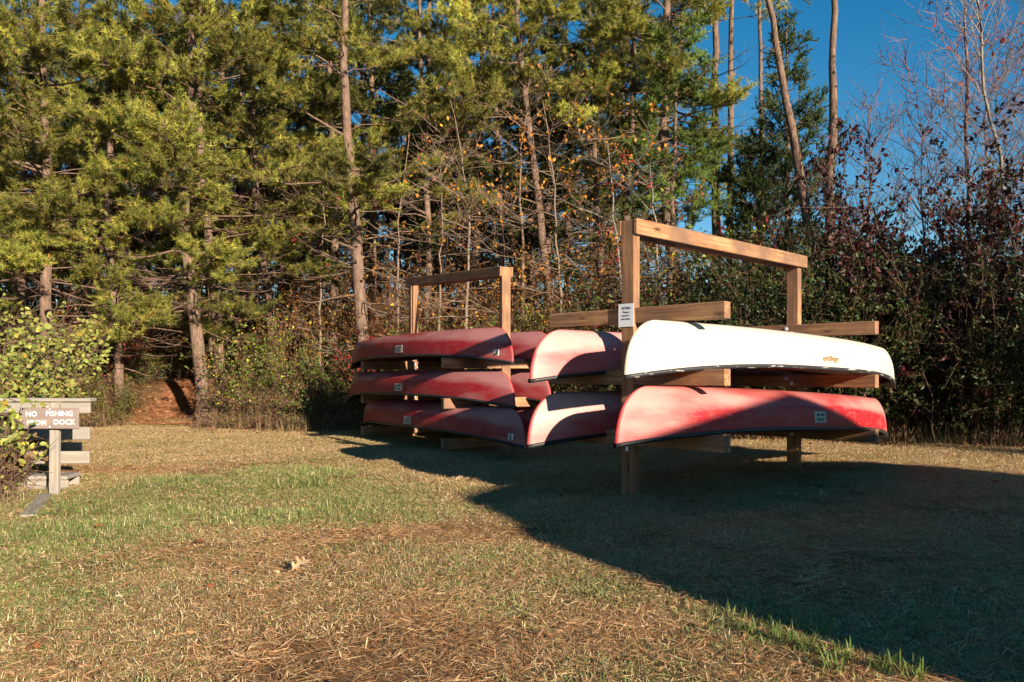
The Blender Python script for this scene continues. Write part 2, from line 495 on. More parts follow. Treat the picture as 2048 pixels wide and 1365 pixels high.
def make_path():
    ys = np.linspace(16.6, 26, 60); us = np.linspace(-1, 1, 22)
    v = []
    for y in ys:
        w = 0.78 + 0.10 * math.sin(y * 2.1) + 0.06 * math.sin(y * 5.3)
        if y < 17.2: w += 0.35 * (17.2 - y)
        for u in us:
            x = path_center(y) + u * w
            v.append((x, y, float(hgt(x, y)) + 0.035 * (1 - abs(u) ** 3) - 0.01 + 0.012 * math.sin(9 * x + 7 * y) * math.sin(6.1 * y)))
    n = len(us)
    f = [(a * n + b, a * n + b + 1, (a + 1) * n + b + 1, (a + 1) * n + b) for a in range(len(ys) - 1) for b in range(n - 1)]
    m, nt, bs, out = new_mat('pine_straw_soil')
    tc = N(nt, 'ShaderNodeTexCoord')
    n1 = N(nt, 'ShaderNodeTexNoise'); n1.inputs['Scale'].default_value = 5; n1.inputs['Detail'].default_value = 9; n1.inputs['Distortion'].default_value = 0.8
    nt.links.new(tc.outputs['Object'], n1.inputs['Vector'])
    r = ramp(nt, [(0.32, (0.07, 0.03, 0.015)), (0.52, (0.25, 0.108, 0.052)), (0.7, (0.36, 0.18, 0.095))]); nt.links.new(n1.outputs['Fac'], r.inputs[0])
    nt.links.new(r.outputs[0], bs.inputs['Base Color']); bs.inputs['Roughness'].default_value = 0.95
    bs.inputs['Specular IOR Level'].default_value = 0.1
    bm = N(nt, 'ShaderNodeBump'); bm.inputs['Strength'].default_value = 1.0; bm.inputs['Distance'].default_value = 0.05
    nt.links.new(n1.outputs['Fac'], bm.inputs['Height']); nt.links.new(bm.outputs[0], bs.inputs['Normal'])
    o = mesh_obj('path', np_mesh('path', v, f, smooth=True), m)
    tag(o, 'orange brown pine straw path climbing into the wood', None, kind='structure')


make_path()

# ------------------------------------------------------------------ boards
_board_cache = {}


def board_mesh(L, W, H, bev=0.006, ragged=0.0):
    """bevelled board, X = length, centred"""
    key = (round(L, 3), round(W, 3), round(H, 3))
    if key in _board_cache: return _board_cache[key]
    bm = bmesh.new()
    bmesh.ops.create_cube(bm, size=1.0)
    bmesh.ops.scale(bm, vec=(L, W, H), verts=bm.verts)
    bmesh.ops.bevel(bm, geom=list(bm.edges), offset=bev, segments=1, affect='EDGES')
    me = bpy.data.meshes.new('board'); bm.to_mesh(me); bm.free()
    _board_cache[key] = me
    return me


def board(name, a, b, W, H, mat, parent=None, up=(0, 0, 1), roll=0.0, bev=0.006):
    """a board whose centre line runs from a to b; H is measured along up"""
    a = Vector(a); b = Vector(b); d = (b - a)
    x = d.normalized(); up = Vector(up)
    y = up.cross(x).normalized(); z = x.cross(y)
    o = bpy.data.objects.new(name, board_mesh(d.length, W, H, bev))
    if len(o.data.materials) == 0: o.data.materials.append(mat)
    elif o.data.materials[0] is not mat:
        o.data = o.data.copy(); o.data.materials[0] = mat
    link(o)
    mw = Matrix((x, y, z)).transposed().to_4x4()
    mw.translation = (a + b) / 2
    if parent is not None:
        o.parent = parent
        o.matrix_local = parent_inv(parent) @ mw @ Matrix.Rotation(roll, 4, 'X')
    else:
        o.matrix_world = mw @ Matrix.Rotation(roll, 4, 'X')
    return o


def parent_inv(p):
    T = Matrix.Translation(p.location) @ p.rotation_euler.to_matrix().to_4x4()
    if p.parent is not None: T = (Matrix.Translation(p.parent.location) @ p.parent.rotation_euler.to_matrix().to_4x4()) @ T
    return T.inverted()


def bolt(parent, pos, normal, r=0.014):
    bm = bmesh.new()
    bmesh.ops.create_cone(bm, cap_ends=True, segments=6, radius1=r, radius2=r * .9, depth=0.014)
    bmesh.ops.create_cone(bm, cap_ends=True, segments=14, radius1=r * 1.7, radius2=r * 1.7, depth=0.005,
                          matrix=Matrix.Translation((0, 0, -0.008)))
    me = bpy.data.meshes.new('bolt'); bm.to_mesh(me); bm.free()
    o = mesh_obj('bolt', me, M['bolt'], parent)
    q = Vector(normal).to_track_quat('Z', 'Y').to_matrix().to_4x4()
    q.translation = Vector(pos)
    o.matrix_local = parent_inv(parent) @ q
    return o


V3 = lambda x, y, z: Vector((x, y, z))


def rack(name, near, far, u, tops, arm_near, arm_far, label, arm_half=0.97, beam_over=0.07):
    """two 4x6 posts, a pair of top beams, arms through the posts"""
    near = Vector((near[0], near[1], 0)); far = Vector((far[0], far[1], 0))
    u = Vector((u[0], u[1], 0)).normalized(); b = (far - near).normalized()
    root = empty(name, near)
    tag(root, label, 'canoe rack', 'wooden canoe racks')
    PW, PB = 0.14, 0.089
    for p, top in ((near, tops[0]), (far, tops[1])):
        board('post', p + V3(0, 0, -0.4), p + V3(0, 0, top - 0.004), PB, PW, M['wood'], root, up=u)
    # crossbeams along b, one on either side
    for s in (1, -1):
        o = u * s * (PW / 2 + 0.019 + 0.001)
        a = near - b * (PB / 2 + 0.004) + o + V3(0, 0, tops[0] - 0.07)
        e = far + b * (PB / 2 + beam_over) + o + V3(0, 0, tops[1] - 0.07)
        board('crossbeam', a, e, 0.038, 0.14, M['wood'], root)
    for k, z in enumerate(arm_near):
        c = near + b * (-PB / 2 + 0.018 + 0.0445)
        zc = z - 0.07
        board('arm', c - u * arm_half + V3(0, 0, zc), c + u * arm_half + V3(0, 0, zc), 0.089, 0.14, M['wood'], root)
    for k, z in enumerate(arm_far):
        c = far + b * (-PB / 2 - 0.025)
        zc = z - 0.07
        board('arm', c - u * arm_half + V3(0, 0, zc), c + u * arm_half + V3(0, 0, zc), 0.089, 0.14, M['wood'], root)
        for du, dz in ((-0.035, 0.025), (0.03, -0.03)):
            bolt(root, c - b * 0.0535 + u * du + V3(0, 0, zc + dz), -b)
    return root


RN, RF = (1.058, 7.14), (3.257, 9.24)
RB = Vector((RF[0] - RN[0], RF[1] - RN[1], 0)).normalized()
RU = Vector((RB.y, -RB.x, 0))
rack_r = rack('canoe_rack', RN, RF, RU, (2.45, 2.44), (1.665, 1.12, 0.577), (1.64, 1.07, 0.49),
              'taller wooden canoe rack holding the white canoe, with empty top arms and a paper notice')
LN, LF = (-0.10, 11.23), (-1.70, 13.82)
LB = Vector((LF[0] - LN[0], LF[1] - LN[1], 0)).normalized()
LU = Vector((LB.y, -LB.x, 0))
rack_l = rack('canoe_rack', LN, LF, LU, (2.58, 2.73), (1.295, 0.75, 0.208), (1.29, 0.735, 0.204),
              'canoe rack farther back, loaded with red canoes only on both sides', beam_over=0.05)
# short cleats under the beam ends of the rear rack's far post
cl = Vector((LF[0], LF[1], 0)) - LB * 0.066
board('cleat', cl + V3(0, 0, 1.72), cl + V3(0, 0, 2.6), 0.04, 0.10, M['wood'], rack_l, up=LU)


# paper notice on the near post
def text_mesh(body, size, bold=0.0, extrude=0.0008, align='LEFT', space=1.0):
    cu = bpy.data.curves.new('lettering', 'FONT')
    cu.body = body; cu.size = size; cu.offset = bold; cu.extrude = extrude; cu.align_x = align; cu.space_character = space
    cu.resolution_u = 2
    t = bpy.data.objects.new('lettering', cu); COL.objects.link(t)
    dg = bpy.context.evaluated_depsgraph_get()
    me = bpy.data.meshes.new_from_object(t.evaluated_get(dg))
    bpy.data.objects.remove(t); bpy.data.curves.remove(cu)
    me.name = 'lettering'
    return me


def facing(origin, xdir, normal):
    x = Vector(xdir).normalized(); n = Vector(normal).normalized(); y = n.cross(x).normalized()
    m = Matrix((x, y, n)).transposed().to_4x4(); m.translation = Vector(origin)
    return m


nb = Vector((RN[0], RN[1], 0)) - RB * 0.0475
notice = empty('paper_notice', nb + V3(0, 0, 1.60))
tag(notice, 'white laminated paper notice headed REMIN pinned to the tall rack post', 'notice')
sh = mesh_obj('sheet', board_mesh(0.168, 0.205, 0.0025, 0.0004), M['paper'], notice)
mw = facing(nb - RU * 0.012 + V3(0, 0, 1.60) - RB * 0.003, RU, -RB)
sh.matrix_local = parent_inv(notice) @ mw
for txt, size, px_, py_, bold in (('REMIN', 0.034, -0.046, 0.052, 0.0), ('Please r', 0.024, -0.032, 0.020, 0.0006),
                                  ('canoes b', 0.024, -0.048, -0.010, 0.0006), ('rack when', 0.024, -0.054, -0.040, 0.0006),
                                  ('thanks', 0.009, 0.01, -0.068, 0.0)):
    if txt == 'thanks': continue
    t = mesh_obj('lettering', text_mesh(txt, size, bold, 0.0003), M['dark_print'], notice)
    t.matrix_local = parent_inv(notice) @ mw @ Matrix.Translation((px_, py_, 0.0020))

# small white tag on the same post lower down
tg = mesh_obj('post_tag', board_mesh(0.03, 0.075, 0.004, 0.001), M['paper'])
tg.matrix_world = facing(nb + RU * 0.0 + V3(0, 0, 0.43) - RB * 0.006, RU, -RB)
tag(tg, 'small pale tag on the tall rack post just below the lowest canoe', 'tag')


# ------------------------------------------------------------------ canoes (stored upside down)
HALF, DEPTH, BEAM, SHEER = 2.65, 0.36, 0.445, 0.145


class Hull:
    def __init__(self, half): self.half = half

    def ell(self, ze): return self.half - 0.40 * (1 - np.sqrt(np.maximum(0, 1 - ze ** 2.6))) - 0.02 * ze

    def gun(self, x): return -SHEER * np.abs(x / self.half) ** 3.2

    def keel(self, x): return DEPTH - 0.035 * np.abs(x / self.half) ** 2.5

    def width(self, x, ze):
        u = np.clip(np.abs(x) / self.ell(ze), 0, 1)
        return BEAM * (1 - u ** 2.3) ** 0.95 * np.maximum(0, 1 - ze ** 3.4) ** (1 / 3.0)

    def z(self, x, ze): return self.gun(x) + (self.keel(x) - self.gun(x)) * ze

    def side(self, x, z):
        ze = np.clip((z - self.gun(x)) / (self.keel(x) - self.gun(x)), 0, 0.999)
        return self.width(x, ze)


_hull_cache = {}


def hull_mesh(half, mat):
    key = (half, mat.name)
    if key in _hull_cache: return _hull_cache[key]
    H = Hull(half)
    th = np.linspace(0, math.pi / 2, 18)
    ze = np.sin(th) ** 0.8
    ze = np.concatenate([ze[:-1], [1.0]])
    uu = np.sin(np.linspace(-1, 1, 71) * math.pi / 2) * 0.55 + np.linspace(-1, 1, 71) * 0.45
    verts, wear = [], []
    nu, nz = len(uu), len(ze)
    for s in (1, -1):
        for q in ze:
            L = float(H.ell(np.array(q)))
            for u in uu:
                x = u * L
                y = float(H.width(np.array(x), np.array(q))) * s
                if abs(u) < 0.9999: y += 0.004 * s * max(0, 1 - q)
                verts.append((x, y if abs(u) < 0.9999 else 0.0, float(H.z(np.array(x), np.array(q)))))
                end = abs(x) / half
                sh = min(1, max(0, (q - 0.40) / 0.3)); fade = 0.42 * max(0, end - 0.25) ** 1.5 / 0.65 + 0.36 * sh * sh * (3 - 2 * sh) - 0.04
                keel_edge = max(0.0, 1 - (1 - q) / 0.035) * 0.8 if q < 1.01 else 0
                stem_edge = max(0.0, 1 - (1 - abs(u)) / 0.012)
                wear.append((fade, q, min(1, max(keel_edge, stem_edge))))
    f = []
    for k in range(2):
        o = k * nu * nz
        for j in range(nz - 1):
            for i in range(nu - 1):
                a = o + j * nu + i
                q = (a, a + 1, a + nu + 1, a + nu)
                f.append(q if k == 0 else q[::-1])
    me = np_mesh('hull', np.array(verts), np.array(f), smooth=True)
    at = me.color_attributes.new('wear', 'FLOAT_COLOR', 'POINT')
    c = np.ones((len(verts), 4), np.float32); c[:, :3] = np.array(wear)
    at.data.foreach_set('color', c.ravel())
    bm = bmesh.new(); bm.from_mesh(me); bmesh.ops.remove_doubles(bm, verts=bm.verts, dist=0.0006)
    bmesh.ops.recalc_face_normals(bm, faces=bm.faces)
    bm.to_mesh(me); bm.free()
    me.materials.append(mat)
    _hull_cache[key] = me
    return me


def rail_mesh(half):
    key = ('rail', half)
    if key in _hull_cache: return _hull_cache[key]
    H = Hull(half); parts = []
    for s in (1, -1):
        xs = np.sin(np.linspace(-1, 1, 61) * math.pi / 2) * 0.5 * half + np.linspace(-1, 1, 61) * 0.5 * half
        xs = np.clip(xs, -half * 0.9995, half * 0.9995)
        y = (H.width(xs, np.zeros_like(xs)) + 0.002) * s
        z = H.gun(xs)
        # rectangular rail section following the sheer
        sec = [(0.016, 0.022), (0.016, -0.012), (-0.016, -0.012), (-0.016, 0.022)]
        v = []
        for x_, y_, z_ in zip(xs, y, z):
            for dy, dz in sec: v.append((x_, y_ + dy * s, z_ + dz))
        f = []
        for i in range(len(xs) - 1):
            for k in range(4):
                k2 = (k + 1) % 4
                q = (i * 4 + k, i * 4 + k2, (i + 1) * 4 + k2, (i + 1) * 4 + k)
                f.append(q[::-1] if s == 1 else q)
        f.append((0, 1, 2, 3)); e = (len(xs) - 1) * 4; f.append((e, e + 1, e + 2, e + 3))
        parts.append((np.array(v), np.array(f)))
    v, f = join_arrays(parts)
    me = np_mesh('gunwale', v, f)
    me.materials.append(M['black_rail'])
    _hull_cache[key] = me
    return me


def cap_mesh(half):
    """the triangular deck plate that closes an end"""
    key = ('cap', half)
    if key in _hull_cache: return _hull_cache[key]
    H = Hull(half); v, f = [], []
    xs = np.linspace(half - 0.42, half - 0.005, 8)
    for x in xs:
        w = float(H.width(np.array(x), np.array(0.0))); z = float(H.gun(np.array(x))) - 0.006
        v += [(x, -w, z), (x, 0, z - 0.02 * w / 0.2), (x, w, z), (x, -w, z + .02), (x, 0, z + .02), (x, w, z + .02)]
    for i in range(len(xs) - 1):
        a, b = i * 6, (i + 1) * 6
        f += [(a, b, b + 1, a + 1), (a + 1, b + 1, b + 2, a + 2), (a + 3, a + 4, b + 4, b + 3), (a + 4, a + 5, b + 5, b + 4)]
    f += [(0, 1, 4, 3), (1, 2, 5, 4)]
    me = np_mesh('deck_plate', np.array(v), np.array(f)); me.materials.append(M['black_rail'])
    _hull_cache[key] = me
    return me


def on_hull(me, H, x0, z0, s, flip=True, lift=0.003, follow=True):
    """wrap a flat mesh (drawn in its own XY plane) on to side s of the hull at x0, z0, upside down as the canoe lies"""
    n = len(me.vertices); co = np.zeros(n * 3, np.float32); me.vertices.foreach_get('co', co); co = co.reshape(-1, 3)
    sgn = -1 if flip else 1
    # seen from side s: picture-right is +x for s=-1, -x for s=+1
    right = 1 if s < 0 else -1
    x = x0 + right * sgn * co[:, 0]
    z = z0 + sgn * co[:, 1]
    y = H.side(x, z) + lift + co[:, 2]
    me.vertices.foreach_set('co', np.stack([x, y * s, z], 1).astype(np.float32).ravel()); me.update()
    return me


def grid_plate(w, h, nx=8, ny=5, r=0.0, thick=0.003):
    bm = bmesh.new()
    bmesh.ops.create_grid(bm, x_segments=nx, y_segments=ny, size=0.5)
    bmesh.ops.scale(bm, vec=(w, h, 1), verts=bm.verts)
    ext = bmesh.ops.extrude_face_region(bm, geom=list(bm.faces))
    bmesh.ops.translate(bm, vec=(0, 0, thick), verts=[g for g in ext['geom'] if isinstance(g, bmesh.types.BMVert)])
    me = bpy.data.meshes.new('plate'); bm.to_mesh(me); bm.free()
    return me


def canoe(tip_a, tip_b, label, mat, half=None, plate=None, letters=None, number=None, seats=True, roll=0.0):
    """tip_a near stem, tip_b far stem (gunwale points at the very ends)"""
    A = Vector(tip_a); B = Vector(tip_b)
    L = (B - A).length; half = round(L / 2, 2); H = Hull(half)
    root = empty('canoe', (A + B) / 2)
    x = (B - A).normalized(); y = V3(0, 0, 1).cross(x).normalized(); z = x.cross(y)
    R = Matrix((x, y, z)).transposed()
    root.rotation_mode = 'XYZ'
    root.rotation_euler = (R @ Matrix.Rotation(roll, 3, 'X')).to_euler()
    root.location = (A + B) / 2 + z * SHEER
    tag(root, label, 'canoe', 'canoes stored upside down on the racks')
    mesh_obj('hull', hull_mesh(half, mat), None, root)
    gw = rail_mesh(half)
    if mat is M['canoe_white']:
        gw = gw.copy(); gw.materials[0] = M['chipped_rail']
    mesh_obj('gunwale', gw, None, root)
    mesh_obj('deck_plate', cap_mesh(half), None, root)
    d2 = mesh_obj('deck_plate', cap_mesh(half), None, root); d2.rotation_euler = (0, 0, math.pi)
    for xs_ in (-1.2, 0.15, 1.25):
        w = float(H.width(np.array(xs_), np.array(0.0))) * 2 - 0.07
        nm = 'thwart' if abs(xs_) < 0.5 else 'seat'
        st = mesh_obj(nm, board_mesh(round(w, 3), 0.07 if nm == 'thwart' else 0.22, 0.02), M['wood'], root)
        st.location = (xs_, 0, float(H.gun(np.array(xs_))) + (0.012 if nm == 'thwart' else 0.05)); st.rotation_euler = (0, 0, math.pi / 2)
    if plate:
        for (px_, zz, s) in plate:
            me = grid_plate(0.235, 0.108); on_hull(me, H, px_, zz, s)
            me.materials.append(M['plate']); p = mesh_obj('registration_plate', me, None, root)
            # two short rows of worn, unreadable characters
            rg = random.Random(int(px_ * 100) + int(zz * 1000))
            for cy_, words in ((0.020, (4, 3)), (-0.022, (5, 4))):
                wd = 0.016; tot = sum(words) * wd + 0.02; cx0 = -tot / 2
                for w_ in words:
                    for c_ in range(w_):
                        ch = grid_plate(wd * rg.choice((.55, .7, .45)), 0.024 * rg.choice((1, .9)), 2, 2, thick=0.0012)
                        for v_ in ch.vertices: v_.co.x += cx0 + wd / 2; v_.co.y += cy_ + 0.001 * rg.random()
                        on_hull(ch, H, px_, zz, s, lift=0.0072); ch.materials.append(M['dark_print']); mesh_obj('character', ch, None, p)
                        cx0 += wd
                    cx0 += 0.02
    if letters:
        txt, size, px_, zz, s, mt = letters
        tm = text_mesh(txt, size, 0.0008, 0.0004, 'CENTER')
        for v_ in tm.vertices: v_.co.x *= 1.45
        on_hull(tm, H, px_, zz + 0.02, s, lift=0.007); tm.materials.append(M[mt])
        mesh_obj('lettering', tm, None, root)
    if number:
        txt, px_, zz, s = number
        me = grid_plate(0.07, 0.075); on_hull(me, H, px_, zz, s); me.materials.append(M['white_paint']); st = mesh_obj('number_sticker', me, None, root)
        tm = text_mesh(txt, 0.085, 0.004, 0.0005, 'CENTER'); on_hull(tm, H, px_, zz + 0.028, s, lift=0.010); tm.materials.append(M['dark_print'])
        mesh_obj('lettering', tm, None, st)
    return root


def rpt(s, t, z):
    p = Vector((RN[0], RN[1], 0)) + RB * s + RU * t
    return (p.x, p.y, z)


def lpt(s, t, z):
    p = Vector((LN[0], LN[1], 0)) + LB * s + LU * t
    return (p.x, p.y, z)


canoe(rpt(-0.754, 0.52, 1.05), rpt(4.61, 0.52, 0.905), 'cream white canoe with allagash lettering on the tall rack', M['canoe_white'],
      letters=('allagash', 0.078, -0.06, 0.095, -1, 'brown_print'))
canoe(rpt(-0.87, 0.52, 0.52), rpt(4.37, 0.52, 0.29), 'faded red canoe directly below the white canoe', M['canoe_red'],
      plate=[(-0.10, 0.115, -1)])
canoe(rpt(-0.76, -0.52, 1.01), rpt(4.5, -0.52, 0.90), 'bleached pink red canoe level with the white one, left of the tall post', M['canoe_chalk'])
canoe(rpt(-0.79, -0.52, 0.44), rpt(4.45, -0.52, 0.33), 'bleached pink red canoe lowest on the left side of the tall rack', M['canoe_chalk'])
canoe((0.026, 10.08, 1.21), (-2.91, 14.5, 1.17), 'red canoe numbered 8 on the upper left arms of the rear rack', M['canoe_shade_red'],
      plate=[(-0.24, 0.11, 1)], number=("8'", -2.40, 0.0, 1))
canoe((0.044, 10.05, 0.647), (-2.93, 14.45, 0.61), 'red canoe on the middle left arms of the rear rack, striped by shadows', M['canoe_shade_red'],
      plate=[(-0.24, 0.11, 1)])
canoe((0.184, 9.80, 0.173), (-2.65, 14.27, 0.16), 'red canoe numbered 5, lowest on the left of the rear rack near the grass', M['canoe_shade_red'],
      plate=[(-0.15, 0.09, 1)], number=('5', -2.42, -0.02, 1))
canoe(lpt(-0.50, 0.5, 1.21), lpt(4.8, 0.5, 1.18), 'red canoe on the upper far side arms of the rear rack', M['canoe_shade_red'])
canoe(lpt(-0.43, 0.5, 0.665), lpt(4.87, 0.5, 0.63), 'red canoe on the middle far side arms of the rear rack', M['canoe_shade_red'])
canoe(lpt(-0.35, 0.5, 0.13), lpt(4.9, 0.5, 0.12), 'red canoe lowest on the far side arms of the rear rack', M['canoe_shade_red'])

# ------------------------------------------------------------------ no fishing sign, railing, steps
sg = empty('no_fishing_sign', (-4.085, 7.14, 0))
tag(sg, 'brown NO FISHING FROM DOCK board on a short weathered post', 'sign')
board('post', (-4.085, 7.14, -0.3), (-4.075, 7.14, 0.825), 0.05, 0.082, M['wood_old'], sg, up=(1, 0, 0))
bd = board('sign_board', (-4.085 - 0.255, 7.085, 0.685), (-4.085 + 0.255, 7.075, 0.685), 0.022, 0.185, M['sign_brown'], sg)
for txt, x_, z_ in (('NO', -0.215, 0.018), ('FISHING', -0.035, 0.022), ('FROM', -0.205, -0.058), ('DOCK', 0.035, -0.053)):
    t = mesh_obj('lettering', text_mesh(txt, 0.064, 0.0004, 0.001, space=1.05), M['white_paint'], bd)
    t.matrix_local = facing((x_, -0.0125, z_), (1, 0, 0), (0, -1, 0))
for z_ in (0.082, -0.076):
    bm = bmesh.new(); bmesh.ops.create_uvsphere(bm, u_segments=8, v_segments=5, radius=0.007)
    me = bpy.data.meshes.new('screw'); bm.to_mesh(me); bm.free()
    s_ = mesh_obj('screw', me, M['white_paint'], bd); s_.location = (0.0, -0.011, z_)

rl = empty('dock_railing', (-4.6, 7.62, 0))
tag(rl, 'weathered grey board railing with flat cap behind the no fishing sign', 'railing')
D_ = 7.62
board('cap_board', P(-90, 800, D_), P(187, 800, D_), 0.13, 0.034, M['wood_old'], rl)
board('rail_board', P(-90, 817, D_ - .02), P(181, 816, D_ - .02), 0.036, 0.105, M['wood_old'], rl)
board('rail_board', P(-90, 868, D_ - .02), P(180, 867, D_ - .02), 0.036, 0.118, M['wood_old'], rl)
board('rail_board', P(-90, 917, D_ - .02), P(179, 915, D_ - .02), 0.036, 0.118, M['wood_old'], rl)
board('post', P(40, 1000, D_ + .065), P(40, 804, D_ + .065), 0.089, 0.089, M['wood_old'], rl, up=(1, 0, 0))
board('post', P(-70, 1000, D_ + .065), P(-70, 804, D_ + .065), 0.089, 0.089, M['wood_old'], rl, up=(1, 0, 0))
bt = board('back_board', P(-60, 897, D_ + .5), P(163, 897, D_ + .5), 0.036, 0.12, M['wood_old'], rl)
st = empty('boardwalk_step', (-4.3, 7.9, 0))
tag(st, 'low weathered plank step under the grey railing', 'step')
for i in range(5):
    x0 = -4.80 + i * 0.152
    board('plank', (x0, 7.40, 0.115), (x0 - 0.04, 7.72, 0.115), 0.142, 0.036, M['wood_old'], st)
board('stringer', (-4.88, 7.43, 0.045), (-4.12, 7.43, 0.045), 0.036, 0.10, M['wood_old'], st)
board('stringer', (-4.9, 7.69, 0.045), (-4.16, 7.69, 0.045), 0.036, 0.10, M['wood_old'], st)
pk = board('old_board', (-4.10, 7.02, 0.012), (-3.62, 5.98, 0.008), 0.11, 0.035, M['wood_old'])
tag(pk, 'old grey board lying in the grass at the foot of the sign post', 'board')

# ------------------------------------------------------------------ boathouse behind the photographer: only its shadow falls into the picture
def boathouse():
    s = Vector((SUN_X, SUN_Y, 0)).normalized(); p = Vector((-s.y, s.x, 0)); te = math.tan(SUN_EL)
    q0 = 5.0; dz = q0 * te
    prof = [(2.80, 0.80), (3.00, 1.25), (3.50, 1.75), (6.25, 2.27), (8.85, 1.66), (9.32, 1.12)]
    pts = [(a, v + dz) for a, v in prof]
    pts = [(pts[0][0], -0.3)] + pts + [(pts[-1][0], -0.3)]
    root = empty('boathouse', s * q0 + p * 6.0)
    tag(root, 'brown boathouse with gambrel roof whose shadow falls across the lawn', 'boathouse')
    n = len(pts)
    v = [p * a + s * q0 + V3(0, 0, z) for a, z in pts] + [p * a + s * (q0 + 5) + V3(0, 0, z) for a, z in pts]
    f = [tuple(range(n))[::-1], tuple(range(n, 2 * n))] + [(i, i + 1, i + n + 1, i + n) for i in (0, n - 2)]
    me = bpy.data.meshes.new('wall'); me.from_pydata([tuple(q - root.location) for q in v], [], f); me.update()
    mesh_obj('wall', me, M['sign_brown'], root)
    bm = bmesh.new()
    vv = [bm.verts.new(tuple(q - root.location)) for q in v]
    for i in range(1, n - 2): bm.faces.new((vv[i], vv[i + 1], vv[i + n + 1], vv[i + n]))
    bmesh.ops.solidify(bm, geom=list(bm.faces), thickness=-0.04)
    for q in [w for w in bm.verts if not w.link_faces]: bm.verts.remove(q)
    me = bpy.data.meshes.new('roof'); bm.to_mesh(me); bm.free()
    mesh_obj('roof', me, M['bark'], root)
    c = p * 6.1 + s * (q0 - 0.03)
    board('door', c + V3(-1.0 * p.x, -1.0 * p.y, 1.0), c + V3(1.0 * p.x, 1.0 * p.y, 1.0), 0.04, 2.0, M['wood_old'], root)


boathouse()

# ------------------------------------------------------------------ pines
def palette(rng, n, cols, wts, jit=0.18):
    c = np.array(cols)[rng.choice(len(cols), n, p=np.array(wts) / sum(wts))]
    return c * (1 + jit * rng.normal(size=(n, 1))).clip(0.5, 1.6)


NEEDLE_COLS = [(0.20, 0.21, 0.034), (0.28, 0.265, 0.044), (0.12, 0.145, 0.027), (0.34, 0.29, 0.055), (0.32, 0.17, 0.045)]
NEEDLE_W = [4, 3.4, 2.2, 1.4, 0.22]


def needles(C, D, rng, K=13, length=0.095, width=0.0085, cols=NEEDLE_COLS, wts=NEEDLE_W, spread=0.75, tone=None):
    n = len(C)
    tc = palette(rng, n, cols, wts)
    if tone is not None: tc = tc * tone[:, None]
    C2 = np.repeat(C, K, 0); D2 = np.repeat(unit(D), K, 0)
    R = rng.normal(size=(n * K, 3))
    ND = unit(D2 + R * spread)
    base = C2 - D2 * (rng.random((n * K, 1)) * 0.07)
    L = length * (0.7 + 0.6 * rng.random((n * K, 1)))
    S = unit(np.cross(ND, rng.normal(size=(n * K, 3)))) * width
    v = np.stack([base - S, base + S, base + ND * L], 1).reshape(-1, 3)
    f = np.arange(n * K * 3).reshape(-1, 3)
    col = np.repeat(np.repeat(tc, K, 0) * (1 + 0.12 * rng.normal(size=(n * K, 1))), 3, 0)
    return v, f, col.clip(0.005, 0.6)


